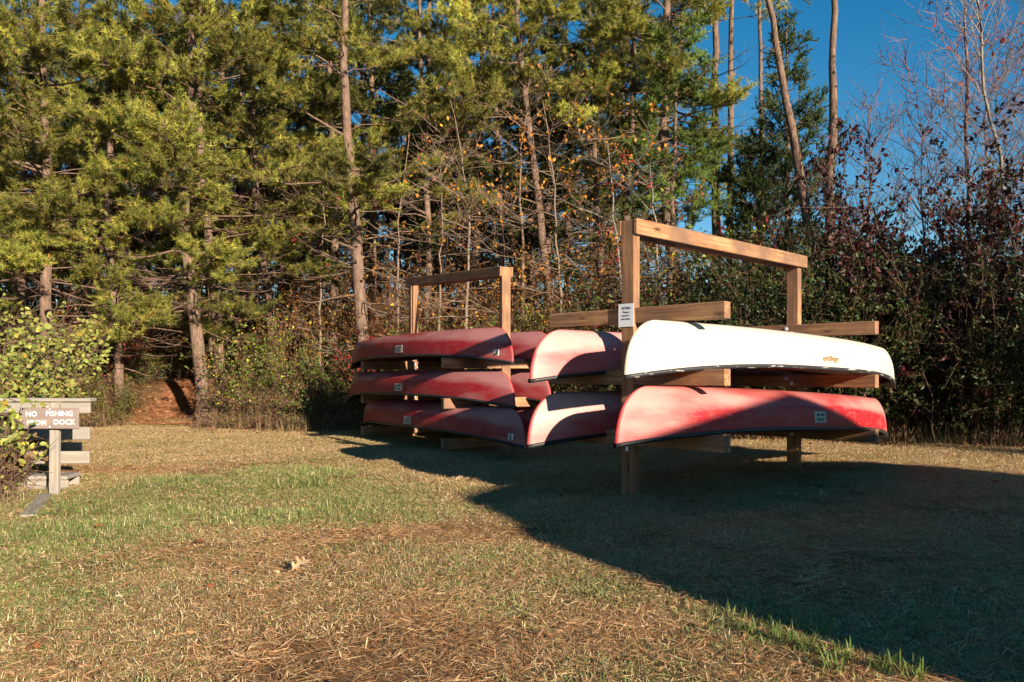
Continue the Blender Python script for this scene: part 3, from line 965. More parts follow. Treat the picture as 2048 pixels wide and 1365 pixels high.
def limb_system(rng, path, rad, h0, h1, nb, Lfun, up0, up1, nsub, ntwig, curve=0.18, az=None, sub_len=0.42, twig_len=0.22, inner=0.25):
    """branches on a trunk path between heights h0..h1 (above the base). Returns wood segments and twig ends"""
    zs = path[:, 2] - path[0, 2]
    hs = np.sort(h0 + (h1 - h0) * rng.random(nb))
    S_A, S_B, S_r0, S_r1 = [], [], [], []
    T_p, T_d, T_i = [], [], []
    for i, h in enumerate(hs):
        t = (h - h0) / max(h1 - h0, 1e-6)
        o = np.array([np.interp(h, zs, path[:, k]) for k in range(3)])
        a = i * 2.4 + rng.normal() * 0.5 if az is None else az(rng)
        L = Lfun(t) * (0.7 + 0.6 * rng.random())
        e = up0 + (up1 - up0) * t + rng.normal() * 0.14
        d = np.array([math.cos(a) * math.cos(e), math.sin(a) * math.cos(e), math.sin(e)])
        k = 7
        pts = [o]
        sag = curve * (0.6 + 0.8 * rng.random())
        for j in range(1, k):
            dd = d + np.array([0, 0, -sag * math.sin(j / k * math.pi) + sag * 0.9 * (j / k) ** 2]) + rng.normal(size=3) * 0.09
            pts.append(pts[-1] + unit(dd) * L / (k - 1))
        pts = np.array(pts)
        r = np.interp(h, zs, rad) * 0.34 * (0.6 + 0.4 * rng.random())
        r = max(0.008, min(r, 0.012 + 0.011 * L))
        rr = r * (1 - np.linspace(0, 0.85, k)) + 0.002
        S_A.append(pts[:-1]); S_B.append(pts[1:]); S_r0.append(rr[:-1]); S_r1.append(rr[1:])
        ns = max(2, int(nsub * L))
        f = inner + (1 - inner) * np.sort(rng.random(ns)) ** 0.8
        for q, fq in enumerate(f):
            pb = np.array([np.interp(fq * (k - 1), np.arange(k), pts[:, c]) for c in range(3)])
            j = min(k - 2, int(fq * (k - 1))); ax = unit(pts[j + 1] - pts[j])
            side = unit(np.cross(ax, [0, 0, 1])) * (1 if q % 2 else -1)
            sd_ = unit(ax * 0.75 + side * (0.7 + 0.3 * rng.random()) + np.array([0, 0, 0.12]) + rng.normal(size=3) * 0.18)
            sl = L * sub_len * (1.05 - 0.65 * fq) * (0.6 + 0.8 * rng.random()) + 0.12
            p1 = pb + sd_ * sl * 0.5; sd2 = unit(sd_ + np.array([0, 0, 0.22]) + rng.normal(size=3) * 0.15); p2 = p1 + sd2 * sl * 0.5
            S_A.append(np.array([pb, p1])); S_B.append(np.array([p1, p2])); S_r0.append(np.array([.0075, .0055])); S_r1.append(np.array([.0055, .003]))
            T_p.append(p2[None]); T_d.append(sd2[None]); T_i.append([i] * (ntwig + 1))
            g = rng.random(ntwig)
            base = pb + (p2 - pb) * (0.25 + 0.75 * g[:, None])
            td = unit(sd2 * 0.8 + rng.normal(size=(ntwig, 3)) * 0.55 + np.array([0, 0, 0.18]))
            te = base + td * (twig_len * (0.5 + 0.8 * rng.random((ntwig, 1))))
            S_A.append(base); S_B.append(te); S_r0.append(np.full(ntwig, .004)); S_r1.append(np.full(ntwig, .0022))
            T_p.append(te); T_d.append(td)
    cat = np.concatenate
    return (cat(S_A), cat(S_B), cat(S_r0), cat(S_r1)), (cat(T_p), cat(T_d), cat(T_i))


def pine_meshes(seed, path, r0, live, dead, Lmax, nb, K=18, per_twig=3, ntwig=5, nsub=5.6, cols=NEEDLE_COLS, wts=NEEDLE_W,
                length=0.10, width=0.0052, ndead=17, shape=None, up=(0.05, 0.7), deadL=1.5, spread=0.85, sub_len=0.42):
    """path: world points of the trunk, base first (returned meshes are relative to the base)"""
    rng = np.random.default_rng(seed)
    path = resample(path, 26); base = path[0].copy(); path = path - base
    H = path[-1, 2]
    path[1:-1, :2] += rng.normal(size=(len(path) - 2, 2)) * 0.012
    tt = np.linspace(0, 1, len(path))
    rad = r0 * (1 - 0.82 * tt) + r0 * 0.35 * np.exp(-tt * 60)
    tv, tf = tube(path, rad, 9, 0.16, rng)
    shape = shape or (lambda t: Lmax * (0.75 + 0.5 * math.sin(min(1, t * 1.6 + 0.25) * math.pi) * 0.5) * (1 - 0.72 * t ** 1.8))
    segs, (tp, td, ti) = limb_system(rng, path, rad, live, H * 0.985, nb, shape, up[0], up[1], nsub, ntwig, sub_len=sub_len, inner=0.52)
    wv, wf = seg_arrays(*segs, sides=3)
    parts = [(tv, tf), (wv, wf)]
    if ndead:
        dseg, _ = limb_system(rng, path, rad, dead, max(live * 1.25, dead + 0.5), ndead, lambda t: deadL * (0.6 + 0.6 * t), -0.05, 0.15, 3.2, 3, curve=0.3,
                              sub_len=0.5, twig_len=0.3)
        parts.append(seg_arrays(*dseg, sides=3))
    wood = np_mesh('trunk', *join_arrays(parts), smooth=True)
    # tufts strung along the last decimetres of each twig
    C = np.concatenate([tp - td * (0.085 * k) + rng.normal(size=tp.shape) * 0.018 for k in range(per_twig)])
    D = np.concatenate([td] * per_twig)
    I = np.concatenate([ti] * per_twig)
    top = CAMZ + HY / FPX * max(base[1], 8) + 0.8 - base[2]            # above the picture the crown may thin out
    keep = (C[:, 2] < top) | (rng.random(len(C)) < 0.3) if base[1] > 5 else np.ones(len(C), bool)
    C, D, I = C[keep], D[keep], I[keep]
    tone = np.clip(1 + 0.28 * rng.normal(size=nb + 1), 0.55, 1.6)
    nv, nf, nc = needles(C, D, rng, K, length, width, cols, wts, spread, tone[I])
    crown = np_mesh('crown', nv, nf, nc)
    return base, wood, crown


def place_pine(meshes, label, cat='pine tree', group=None, name='pine_tree', bark='bark', mat='needle', loc=None, rot=0.0, scl=1.0):
    base, wood, crown = meshes
    if len(wood.materials) == 0: wood.materials.append(M[bark])
    if len(crown.materials) == 0: crown.materials.append(M[mat])
    o = empty(name, tuple(base) if loc is None else loc, rot)
    o.scale = (scl, scl, scl)
    tag(o, label, cat, group)
    mesh_obj('trunk', wood, None, o); mesh_obj('crown', crown, None, o)
    return o


def ppath(pix, d, dd=0.0):
    pts = [P(x, y, d + dd * i) for i, (x, y) in enumerate(pix)]
    p0 = pts[0]; p0[2] = float(hgt(p0[0], p0[1])) - 0.08
    return np.array(pts)


FRONT = [
    # pixels of the trunk, depth, radius, live-crown height, dead height, Lmax, nb, label
    ([(410, 800), (398, 700), (378, 560), (366, 450), (372, 360), (385, 200), (380, 60), (385, -150), (380, -420)], 17.3, .15, 3.2, 2.0, 2.9, 62,
     'pine with pale lit lower trunk just right of the straw path'),
    ([(445, 790), (432, 640), (415, 430), (398, 310), (400, 150), (405, -50), (400, -380)], 18.2, .125, 4.2, 2.2, 2.6, 55,
     'slender pine beside the pale trunked pine, second right of the straw path'),
    ([(550, 740), (540, 600), (520, 480), (505, 300), (505, 100), (500, -320)], 19.5, .12, 4.3, 1.8, 2.8, 55,
     'pine with dark trunk behind the tall yellow green weeds'),
    ([(728, 760), (722, 600), (712, 450), (692, 250), (688, 80), (690, -100), (690, -420)], 17.2, .155, 3.2, 1.5, 2.5, 55,
     'thick pine standing just left of the rear rack'),
    ([(95, 760), (90, 600), (95, 400), (85, 150), (80, -350)], 16.5, .14, 1.9, 1.2, 3.1, 68, 'bushy pine nearest the left edge of the picture, above the leafy shrub'),
    ([(240, 770), (232, 640), (215, 480), (225, 250), (215, 0), (215, -380)], 17.6, .11, 1.9, 1.0, 3.0, 64, 'pine with low drooping boughs just left of the straw path'),
    ([(1112, 740), (1100, 600), (1078, 420), (1065, 300), (1040, 120), (1030, -60), (1020, -380)], 18.5, .12, 4.9, 1.6, 2.3, 48,
     'pine with twisted lower trunk between the two racks'),
    ([(1008, 740), (1003, 500), (998, 300), (985, 150), (990, -300)], 20.0, .085, 6.6, 2.0, 2.0, 36, 'thin bare stemmed pine behind the rear rack right post'),
    ([(1378, 740), (1358, 580), (1338, 480), (1330, 380), (1330, 200), (1335, 0), (1335, -400)], 17.6, .165, 4.9, 3.0, 1.55, 72,
     'thick pine leaning behind the tall rack crossbeam'),
    ([(1215, 740), (1205, 600), (1196, 450), (1185, 250), (1180, 0), (1180, -350)], 20.5, .10, 5.2, 2.0, 2.7, 48, 'pine behind the tall rack near post'),
    ([(850, 740), (858, 500), (850, 300), (838, 100), (840, -350)], 20.0, .10, 5.0, 2.0, 2.6, 48, 'pine rising behind the middle of the rear rack'),
    ([(-160, 760), (-150, 400), (-150, 100), (-150, -400)], 15.0, .14, 1.6, 1.2, 3.0, 62, 'pine at the left edge of the picture reaching in with its boughs'),
]
for i, (pix, d, r, live, dead, Lm, nb_, lab) in enumerate(FRONT):
    place_pine(pine_meshes(100 + i, ppath(pix, d), r, live, dead, Lm, int(nb_ * (1.05 if i in (0, 4, 5, 11) else 0.88))), lab, group='pines along the edge of the wood')

# tall straight pines with their crowns above the picture
TALL = [([(1436, 740), (1432, 500), (1430, 250), (1430, 60), (1432, -200), (1432, -420)], 22.0, .155, 9.2, 'tall straight pine trunk, left one of the close pair above the crossbeam'),
        ([(1464, 740), (1461, 500), (1461, 250), (1463, 0), (1464, -300), (1464, -420)], 22.5, .125, 11.0, 'tall straight pine trunk, right one of the close pair above the crossbeam'),
        ([(1640, 740), (1622, 480), (1600, 350), (1577, 230), (1548, 60), (1528, -60), (1515, -300)], 17.5, .145, 9.0, 'tall pine trunk leaning left beside the cedar'),
        ([(1656, 740), (1660, 480), (1664, 250), (1668, 0), (1677, -560)], 17.0, .125, 11.5, 'branchless straight pine trunk alone against the blue sky'),
        ([(1530, 740), (1524, 400), (1521, 150), (1518, -50), (1518, -350)], 26.0, .12, 12.0, 'thin far pine trunk behind the leaning pine')]
for i, (pix, d, r, live, lab) in enumerate(TALL):
    place_pine(pine_meshes(200 + i, ppath(pix, d), r, live, 5.0, 1.5, 22 if i < 2 else 12, ndead=6 if i != 3 else 0, deadL=0.9, per_twig=2), lab,
               group='tall bare trunked pines against the sky')

# cedar beside the leaning trunk
CEDAR = [(0.035, 0.07, 0.016), (0.05, 0.09, 0.02), (0.025, 0.05, 0.015), (0.08, 0.11, 0.02)]
ced_shape = lambda t: 1.25 * (1 - t) ** 0.75 + 0.15
place_pine(pine_meshes(300, ppath([(1572, 740), (1575, 400), (1572, 30)], 20.0), .10, 2.0, 1.0, 1.2, 105, K=10, nsub=7, ntwig=5, cols=CEDAR, wts=[3, 3, 2, 1],
                       length=0.07, width=0.008, ndead=0, shape=ced_shape, up=(0.5, 0.9), spread=0.45), 'dark green cedar behind the leaning pine trunk', 'cedar tree', name='cedar_tree')
place_pine(pine_meshes(301, ppath([(1515, 740), (1518, 500), (1520, 285)], 18.5), .08, 1.5, 1.0, 1.2, 70, K=10, nsub=7, ntwig=5, cols=CEDAR, wts=[3, 3, 2, 2],
                       length=0.07, width=0.008, ndead=0, shape=lambda t: 1.1 * (1 - t) ** 0.7 + 0.2, up=(0.4, 0.9), spread=0.45),
           'short bushy cedar in front of the taller cedar', 'cedar tree', name='cedar_tree')
place_pine(pine_meshes(302, ppath([(1335, 740), (1345, 400), (1358, 60)], 17.0), .09, 4.0, 1.0, 1.2, 80, K=10, nsub=7, ntwig=5, cols=[(0.10, .17, .022), (.15, .20, .03), (.07, .12, .02)], wts=[3, 3, 2],
                       length=0.08, width=0.007, ndead=0, shape=lambda t: 0.85 * (1 - 0.6 * t) + 0.1, up=(-0.5, 0.3), spread=0.6),
           'bright green cedar left of the sky gap above the crossbeam', 'cedar tree', name='cedar_tree')

# background pines, four kinds copied deep into the wood
rngb = np.random.default_rng(11)
BG = []
for k in range(4):
    H = [12.5, 14, 11.5, 15][k]
    pth = np.array([[0, 0, -0.1], [0.15 * math.sin(k), 0.1, H * .3], [0.3 * math.cos(k), 0, H * .6], [0.1, 0.1, H]])
    BG.append(pine_meshes(400 + k, pth, .12, [3.2, 4.6, 2.4, 6.0][k], 1.2, 2.5, 40, K=12, per_twig=2, length=0.13, width=0.0095, ntwig=5, nsub=4.5, ndead=8,
                          cols=[(0.085, 0.10, 0.020), (0.12, 0.13, 0.024), (0.055, 0.07, 0.016), (0.15, 0.14, 0.03)], wts=[3, 2, 3, .7]))  # needle colours darkened to paint in the shade of the front row
spots = []
for row, (d, cnt) in enumerate(((22.5, 11), (25.5, 12), (29, 13), (34, 14), (40, 14), (48, 16))):
    for q in range(cnt):
        pxx = -250 + (1530 / cnt) * (q + rngb.random() * 0.9)
        if 300 < pxx < 385 and d < 30: pxx -= 110
        dd = d + rngb.normal() * 0.9
        spots.append(((pxx - CX) / FPX * dd, dd))
for i, (x, y) in enumerate(spots):
    m_ = BG[i % 4]
    place_pine((None, m_[1], m_[2]), 'slender pine deep in the wood behind the front row of trees', group='pines deep in the wood',
               loc=(x, y, float(hgt(x, y)) - 0.05), rot=rngb.random() * 6.28, scl=0.85 + 0.35 * rngb.random())


_s = np.array([SUN_X, SUN_Y]); _p = np.array([-SUN_Y, SUN_X])  # unseen pines added to cast shade on the right thicket
for i, (a, q) in enumerate(((13.4, 16.0), (15.8, 18.0), (12.5, 23.0))):
    x, y = _p * a + _s * q
    m_ = BG[[0, 2, 3][i]]
    place_pine((None, m_[1], m_[2]), ['unseen pine added to shade the right thicket', 'second unseen pine added as shade caster, farther from the racks', 'tallest unseen pine added to shade the right thicket'][i],
               group='unseen pines added for shade', loc=(x, y, -0.05), rot=1.0 + i, scl=[1.0, 1.0, 0.9][i])


# ------------------------------------------------------------------ bare broadleaf trees and saplings
def bare_meshes(seed, path, r0, live, Lmax, nb, nsub=4, ntwig=3, up=(0.55, 1.0), leaves=0, cols=None, wts=None, size=0.07, twig_len=0.35, sides=7, sub_len=0.5, curve=0.05):
    rng = np.random.default_rng(seed)
    path = resample(path, 18); base = path[0].copy(); path = path - base
    H = path[-1, 2]
    path[1:-1, :2] += rng.normal(size=(len(path) - 2, 2)) * 0.02
    tt = np.linspace(0, 1, len(path)); rad = r0 * (1 - 0.9 * tt) + 0.003
    tv, tf = tube(path, rad, sides, 0.08, rng)
    segs, (tp, td, ti) = limb_system(rng, path, rad, live, H * 0.97, nb, lambda t: Lmax * (1 - 0.65 * t), up[0], up[1], nsub, ntwig, curve=curve, sub_len=sub_len, twig_len=twig_len)
    wood = np_mesh('trunk', *join_arrays([(tv, tf), seg_arrays(*segs, sides=3)]), smooth=True)
    fol = None
    if leaves:
        idx = rng.integers(0, len(tp), leaves)
        # leaves hang in small bunches
        C = tp[idx] + rng.normal(size=(leaves, 3)) * 0.05
        D = unit(td[idx] * 0.3 + rng.normal(size=(leaves, 3)) * 0.5 + np.array([0, 0, -0.6]))
        v, f, c = leaf_arrays(C, D, size * (0.6 + 0.8 * rng.random(leaves)), palette(rng, leaves, cols, wts), rng)
        fol = np_mesh('crown', v, f, c)
    return base, wood, fol


def place_bare(ms, label, cat='bare tree', name='bare_tree', group=None, bark='twig', loc=None, rot=0, scl=1.0):
    base, wood, fol = ms
    if len(wood.materials) == 0: wood.materials.append(M[bark])
    o = empty(name, tuple(base) if loc is None else loc, rot); o.scale = (scl,) * 3
    tag(o, label, cat, group)
    mesh_obj('trunk', wood, None, o)
    if fol is not None:
        if len(fol.materials) == 0: fol.materials.append(M['leaf'])
        mesh_obj('crown', fol, None, o)
    return o


ORANGE = [(0.42, 0.17, 0.02), (0.50, 0.25, 0.03), (0.30, 0.10, 0.02)]
RED = [(0.30, 0.03, 0.02), (0.38, 0.08, 0.04), (0.20, 0.015, 0.02)]
YEL = [(0.30, 0.27, 0.03), (0.38, 0.30, 0.04), (0.18, 0.20, 0.03)]
G_BARE = 'bare grey trees tangled between the pines'
BARE = [
    ([(1130, 740), (1120, 560), (1110, 380), (1085, 200)], 16.8, .035, 1.2, 2.6, 26, 130, ORANGE, 'bare tree with hanging orange leaves between the racks'),
    ([(1270, 740), (1240, 560), (1225, 400), (1215, 280)], 16.6, .045, 1.3, 2.4, 26, 150, ORANGE, 'bare tree with orange leaves behind the tall near post'),
    ([(930, 740), (935, 560), (940, 400), (900, 200)], 16.6, .04, 1.2, 2.6, 30, 40, ORANGE, 'tangled bare tree behind the rear rack crossbeam'),
    ([(790, 740), (795, 560), (800, 420), (820, 250)], 17.4, .03, 1.2, 2.4, 26, 40, RED, 'bare tree with few red leaves right of the thick pine'),
    ([(1050, 740), (1045, 520), (1040, 330), (1060, 150)], 18.2, .04, 1.2, 2.7, 28, 50, ORANGE, 'bare tree straight behind the gap between the racks'),
    ([(640, 740), (640, 560), (650, 420), (640, 300)], 18.0, .03, 1.0, 2.0, 22, 40, YEL, 'thin bare tree left of the thick pine'),
    ([(1320, 740), (1318, 600), (1312, 450), (1300, 330)], 16.0, .05, 2.0, 1.6, 16, 50, RED, 'pale double stem under the left end of the crossbeam'),
    ([(870, 740), (880, 600), (885, 450), (880, 330)], 16.4, .03, 0.9, 2.4, 26, 40, ORANGE, 'low branching bare tree above the rear rack'),
]
for i, (pix, d, r, live, Lm, nb_, nl, cols, lab) in enumerate(BARE):
    place_bare(bare_meshes(500 + i, ppath(pix, d), r, live, Lm, int(nb_ * .8), nsub=2.8, ntwig=3, up=(0.1, 0.8), leaves=nl * 4, cols=cols, wts=[1, 1, 1], size=0.085, curve=0.25), lab,
               group=G_BARE, bark='bark_pale' if i in (1, 6) else 'twig')
SAP = [
    ([(1940, 760), (1936, 500), (1932, 250), (1926, 0), (1926, -260)], 13.5, .05, 2.4, 1.9, 34, 60, 'tall bare sapling with pale stem and a few red leaves against the sky'),
    ([(2062, 760), (2040, 560), (2000, 330), (1965, 150), (1950, 0), (1945, -200)], 12.6, .045, 2.2, 1.8, 32, 40, 'bare white barked sapling leaning in from the right edge'),
    ([(1850, 760), (1848, 600), (1846, 430), (1845, 250)], 13.8, .03, 2.0, 1.6, 26, 40, 'short bare sapling left of the tallest one against the sky'),
    ([(1748, 740), (1742, 560), (1740, 400), (1738, 220)], 15.2, .035, 2.4, 1.5, 30, 0, 'bushy bare sapling just right of the lone straight pine trunk'),
    ([(1990, 760), (1985, 500), (1975, 300), (1960, 100), (1955, -100)], 15.0, .03, 2.2, 1.6, 28, 30, 'thin bare sapling behind the leaning white one'),
    ([(2120, 760), (2095, 450), (2075, 150), (2070, -150)], 13.5, .045, 1.8, 1.9, 30, 40, 'bare sapling at the right edge with twigs crossing the frame'),
]
for i, (pix, d, r, live, Lm, nb_, nl, lab) in enumerate(SAP):
    place_bare(bare_meshes(540 + i, ppath(pix, d), r, live, Lm, nb_, nsub=4, ntwig=3, up=(0.75, 1.15), leaves=nl, cols=RED, wts=[1, 1.2, .6], size=0.09, twig_len=0.42), lab,
               name='bare_sapling', group='bare saplings against the sky', bark='bark_pale' if i in (1,) else 'twig_red')
# thin far bare stems that fill the wood
BB = [bare_meshes(560 + k, np.array([[0, 0, -.1], [.1, 0, 2.5], [0, .15 * k, 5], [.2, 0, 8.5]]), .045, 1.2, 2.2, 30, nsub=3.5, ntwig=3, up=(0.2, 0.9),
                  leaves=[350, 0, 900][k], cols=[ORANGE, ORANGE, [(.16, .07, .03), (.25, .11, .03), (.10, .05, .03)]][k], wts=[1, 1, 1], size=0.11, curve=0.15) for k in range(3)]
for i in range(46):
    d = 20.5 + 16 * rngb.random(); pxx = -80 + 1400 * rngb.random()
    if 290 < pxx < 390: pxx += 130
    x = (pxx - CX) / FPX * d
    m_ = BB[i % 3]
    place_bare((None, m_[1], m_[2]), 'thin bare broadleaf tree in the shade deep in the wood', group='bare trees deep in the wood',
               loc=(x, d, float(hgt(x, d)) - 0.05), rot=rngb.random() * 6.28, scl=0.7 + 0.6 * rngb.random(), bark='twig_brown')


# ------------------------------------------------------------------ shrubs
def shrub_meshes(seed, h, w, nstem, nleaf, cols, wts, size=0.055, twigs=5, droop=0.0, stem_r=0.009, aspect=0.6, leaf_low=0.15):
    rng = np.random.default_rng(seed)
    A, B, R0, R1, TP, TD = [], [], [], [], [], []
    for i in range(nstem):
        a = rng.random() * 6.28; rr = w * 0.35 * math.sqrt(rng.random())
        p = np.array([math.cos(a) * rr, math.sin(a) * rr, -0.05])
        out = np.array([math.cos(a), math.sin(a), 0]) * (0.2 + 0.6 * rng.random()) * w / h
        L = h * (0.55 + 0.5 * rng.random()); k = 7
        d = unit(out + np.array([0, 0, 1.0]))
        pts = [p]
        for j in range(k):
            dd = unit(d + rng.normal(size=3) * 0.16 + out * 0.5 * j / k + np.array([0, 0, -droop * (j / k) ** 1.5 * 1.6]))
            pts.append(pts[-1] + dd * L / k)
        pts = np.array(pts); r = stem_r * np.linspace(1, 0.25, k + 1)
        A.append(pts[:-1]); B.append(pts[1:]); R0.append(r[:-1]); R1.append(r[1:])
        nt_ = twigs * 3
        f = (leaf_low + (1 - leaf_low) * rng.random(nt_)) * k
        j = np.minimum(k - 1, f.astype(int))
        tb = pts[j] + (pts[j + 1] - pts[j]) * (f - j)[:, None]
        td = unit(unit(pts[j + 1] - pts[j]) * 0.6 + rng.normal(size=(nt_, 3)) * 0.6)
        tl = (0.10 + 0.22 * rng.random((nt_, 1))) * (0.5 + 0.5 * h)
        te = tb + td * tl
        A.append(tb); B.append(te); R0.append(np.full(nt_, .004)); R1.append(np.full(nt_, .002))
        for q in (0.35, 0.7, 1.0): TP.append(tb + (te - tb) * q); TD.append(td)
    cat = np.concatenate
    wood = np_mesh('stems', *seg_arrays(cat(A), cat(B), cat(R0), cat(R1), 3))
    TP, TD = cat(TP), cat(TD)
    idx = rng.integers(0, len(TP), nleaf)
    C = TP[idx] + rng.normal(size=(nleaf, 3)) * 0.03
    D = unit(TD[idx] * 0.6 + rng.normal(size=(nleaf, 3)) * 0.7)
    v, f, c = leaf_arrays(C, D, size * (0.6 + 0.8 * rng.random(nleaf)), palette(rng, nleaf, cols, wts, 0.22), rng, aspect=aspect)
    return wood, np_mesh('foliage', v, f, c)


def place_shrub(ms, label, x, y, rot=0.0, scl=(1, 1, 1), cat='shrub', name='shrub', group=None, bark='twig_brown', dz=0.0):
    wood, fol = ms
    if len(wood.materials) == 0: wood.materials.append(M[bark])
    if len(fol.materials) == 0: fol.materials.append(M['leaf'])
    o = empty(name, (x, y, float(hgt(x, y)) - 0.03 + dz), rot); o.scale = scl if isinstance(scl, tuple) else (scl,) * 3
    tag(o, label, cat, group)
    mesh_obj('stems', wood, None, o); mesh_obj('foliage', fol, None, o)
    return o


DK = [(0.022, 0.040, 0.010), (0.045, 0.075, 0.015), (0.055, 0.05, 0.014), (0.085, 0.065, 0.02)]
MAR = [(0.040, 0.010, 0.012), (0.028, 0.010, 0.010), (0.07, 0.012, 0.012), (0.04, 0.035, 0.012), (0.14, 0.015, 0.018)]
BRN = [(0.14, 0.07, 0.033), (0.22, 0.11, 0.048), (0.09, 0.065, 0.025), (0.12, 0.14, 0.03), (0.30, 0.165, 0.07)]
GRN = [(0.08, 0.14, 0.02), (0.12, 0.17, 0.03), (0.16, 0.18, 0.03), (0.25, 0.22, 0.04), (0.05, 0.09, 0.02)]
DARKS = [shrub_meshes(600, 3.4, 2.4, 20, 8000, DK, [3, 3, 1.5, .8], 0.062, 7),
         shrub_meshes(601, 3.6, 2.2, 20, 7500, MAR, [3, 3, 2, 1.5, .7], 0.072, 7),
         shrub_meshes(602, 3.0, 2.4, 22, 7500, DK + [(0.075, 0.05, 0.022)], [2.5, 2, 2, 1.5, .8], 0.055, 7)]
BRAM = [shrub_meshes(610, 1.15, 1.3, 34, 1500, BRN, [3, 2.5, 2, 2.2, 1.2], 0.045, 4, droop=0.7, stem_r=0.005),
        shrub_meshes(611, 1.3, 1.4, 30, 1900, GRN + BRN[:2], [2.5, 2, 1, .5, 2, 1.5, 1], 0.05, 4, droop=0.6, stem_r=0.005),
        shrub_meshes(612, 0.85, 1.3, 40, 900, BRN, [2, 3, 1.5, 1, 2.2], 0.04, 4, droop=0.9, stem_r=0.005)]
MID = [shrub_meshes(620, 2.3, 1.6, 18, 3000, GRN + BRN[:3], [2, 2, 2, 1, 1.6, 1, 1, 1], 0.06, 5),
       shrub_meshes(621, 2.6, 1.8, 18, 2600, YEL + GRN[:2] + BRN[:3], [.8, .5, 2, 2, 2, 1.5, 1.2, 1], 0.06, 5),
       shrub_meshes(622, 2.2, 1.6, 14, 1200, RED + [(0.09, .03, .02)], [1, .7, 1.5, 2], 0.075, 5)]
RUST = [(0.20, 0.075, 0.025), (0.28, 0.12, 0.03), (0.13, 0.05, 0.02), (0.34, 0.19, 0.04), (0.10, 0.08, 0.02)]
RSH = [shrub_meshes(630, 3.0, 1.9, 18, 2600, RUST, [3, 2, 3, 1, 1.5], 0.065, 6), shrub_meshes(631, 2.4, 1.9, 18, 2200, RUST + GRN[:2], [2, 1, 2, 1, 1.5, 1, 1], 0.06, 6)]
RSP = [(770, 18.2, 0, .9), (845, 17.6, 1, .9), (915, 18.4, 0, 1.0), (985, 17.5, 1, .95), (1050, 18.0, 0, .95), (1120, 17.2, 1, 1.0), (1185, 17.8, 0, 1.05), (1250, 17.0, 0, .95), (1310, 17.4, 1, 1.1), (1390, 17.0, 0, 1.15),
       (600, 19.0, 1, .9), (660, 18.8, 0, .9)]
for i, (px_, d, k, s_) in enumerate(RSP):
    place_shrub(RSH[k], '%s shrub, %s from left among the trunks behind the racks' % (['russet brown', 'russet and green'][k], 'first second third fourth fifth sixth seventh eighth ninth tenth eleventh twelfth'.split()[sorted(q[0] for q in RSP).index(px_)]),
                (px_ - CX) / FPX * d, d, i * 1.7, s_, name='russet_shrub', group='russet shrubs behind the racks')
for i in range(26):
    d = 22 + 9 * rngb.random(); x = (rngb.random() * 1300 + 120 - CX) / FPX * d
    place_shrub(RSH[i % 2], 'tall russet shrub in the shade deep in the wood', x, d, i * 1.1, 1.1 + .5 * rngb.random(), name='russet_shrub', group='russet shrubs deep in the wood')
# dark shrubs to the right of and behind the tall rack
DSPOT = [(1450, 13.9, 0, 1.0), (1530, 13.6, 2, 1.02), (1605, 13.3, 0, 1.0), (1670, 13.0, 2, 1.05), (1735, 13.0, 0, 1.02), (1815, 12.8, 1, 1.36), (1870, 12.6, 1, 1.10), (1940, 12.3, 2, 1.05),
         (2010, 12.2, 0, .98), (2075, 11.9, 2, .95), (2140, 11.8, 2, 1.0), (1500, 15.4, 2, 1.1), (1600, 15.4, 0, 1.15), (1700, 15.0, 0, 1.1), (1790, 14.9, 1, 1.25), (1900, 14.6, 2, 1.15), (2020, 14.0, 0, 1.1),
         (1400, 15.2, 0, .8), (2220, 11.5, 0, 1.0)]
ORD = 'first second third fourth fifth sixth seventh eighth ninth tenth eleventh twelfth thirteenth fourteenth fifteenth sixteenth seventeenth eighteenth nineteenth twentieth twenty-first twenty-second twenty-third twenty-fourth twenty-fifth twenty-sixth twenty-seventh twenty-eighth'.split()
_rank = {}
for i, q in enumerate(DSPOT):
    row = 'front' if (q[1] < 14.0 and q[0] != 1400) else 'rear'
    same = sorted(r_[0] for r_ in DSPOT if ('front' if (r_[1] < 14.0 and r_[0] != 1400) else 'rear') == row)
    _rank[i] = (row, same.index(q[0]))
for i, (px_, d, k, s_) in enumerate(DSPOT):
    lab = '%s shrub, %s from left in the %s row of the right thicket' % (['dark green', 'maroon leaved', 'brownish'][k], ORD[_rank[i][1]], _rank[i][0])
    place_shrub(DARKS[k], lab, (px_ - CX) / FPX * d, d, rngb.random() * 6.28, (1.0, 1.0, s_), group='thicket of ' + ['dark green', 'maroon', 'brownish'][k] + ' shrubs on the right')
# brambles along the edge of the lawn
pxs = [-120, -40, 40, 110, 165, 215, 255, 455, 500, 545, 590, 635, 680, 725, 775, 830, 890, 950, 1010, 1070, 1130, 1190, 1250, 1310, 1370, 1430]
_cnt = [0, 0, 0]
for i, px_ in enumerate(pxs):
    for rowk in (0, 1, 2):
        q = px_ + rngb.normal() * 14
        d0 = 15.5
        for _ in range(4): d0 = float(yedge((q - CX) / FPX * d0))
        d = d0 + [0.15, 0.95, 1.9][rowk] + rngb.random() * 0.4
        x = (q - CX) / FPX * d
        if abs(x - path_center(d)) < 1.35: continue
        k = [2, 0, 1][rowk] if rngb.random() < 0.6 else int(rngb.integers(0, 3))
        lab = ['brown bramble clump at the edge of the lawn', 'green leaved bramble clump at the edge of the lawn', 'low dry straw coloured bramble clump at the edge of the lawn'][k]
        lab = '%s clump, %s from left in the %s row by the lawn' % (['brown bramble', 'green leaved bramble', 'dry straw coloured bramble'][k], ORD[_cnt[rowk]], ['front', 'middle', 'back'][rowk])
        _cnt[rowk] += 1
        place_shrub(BRAM[k], lab, x, d, rngb.random() * 6.28, 0.8 + 0.35 * rngb.random(), name='bramble', cat='bramble', group='brambles along the edge of the lawn')
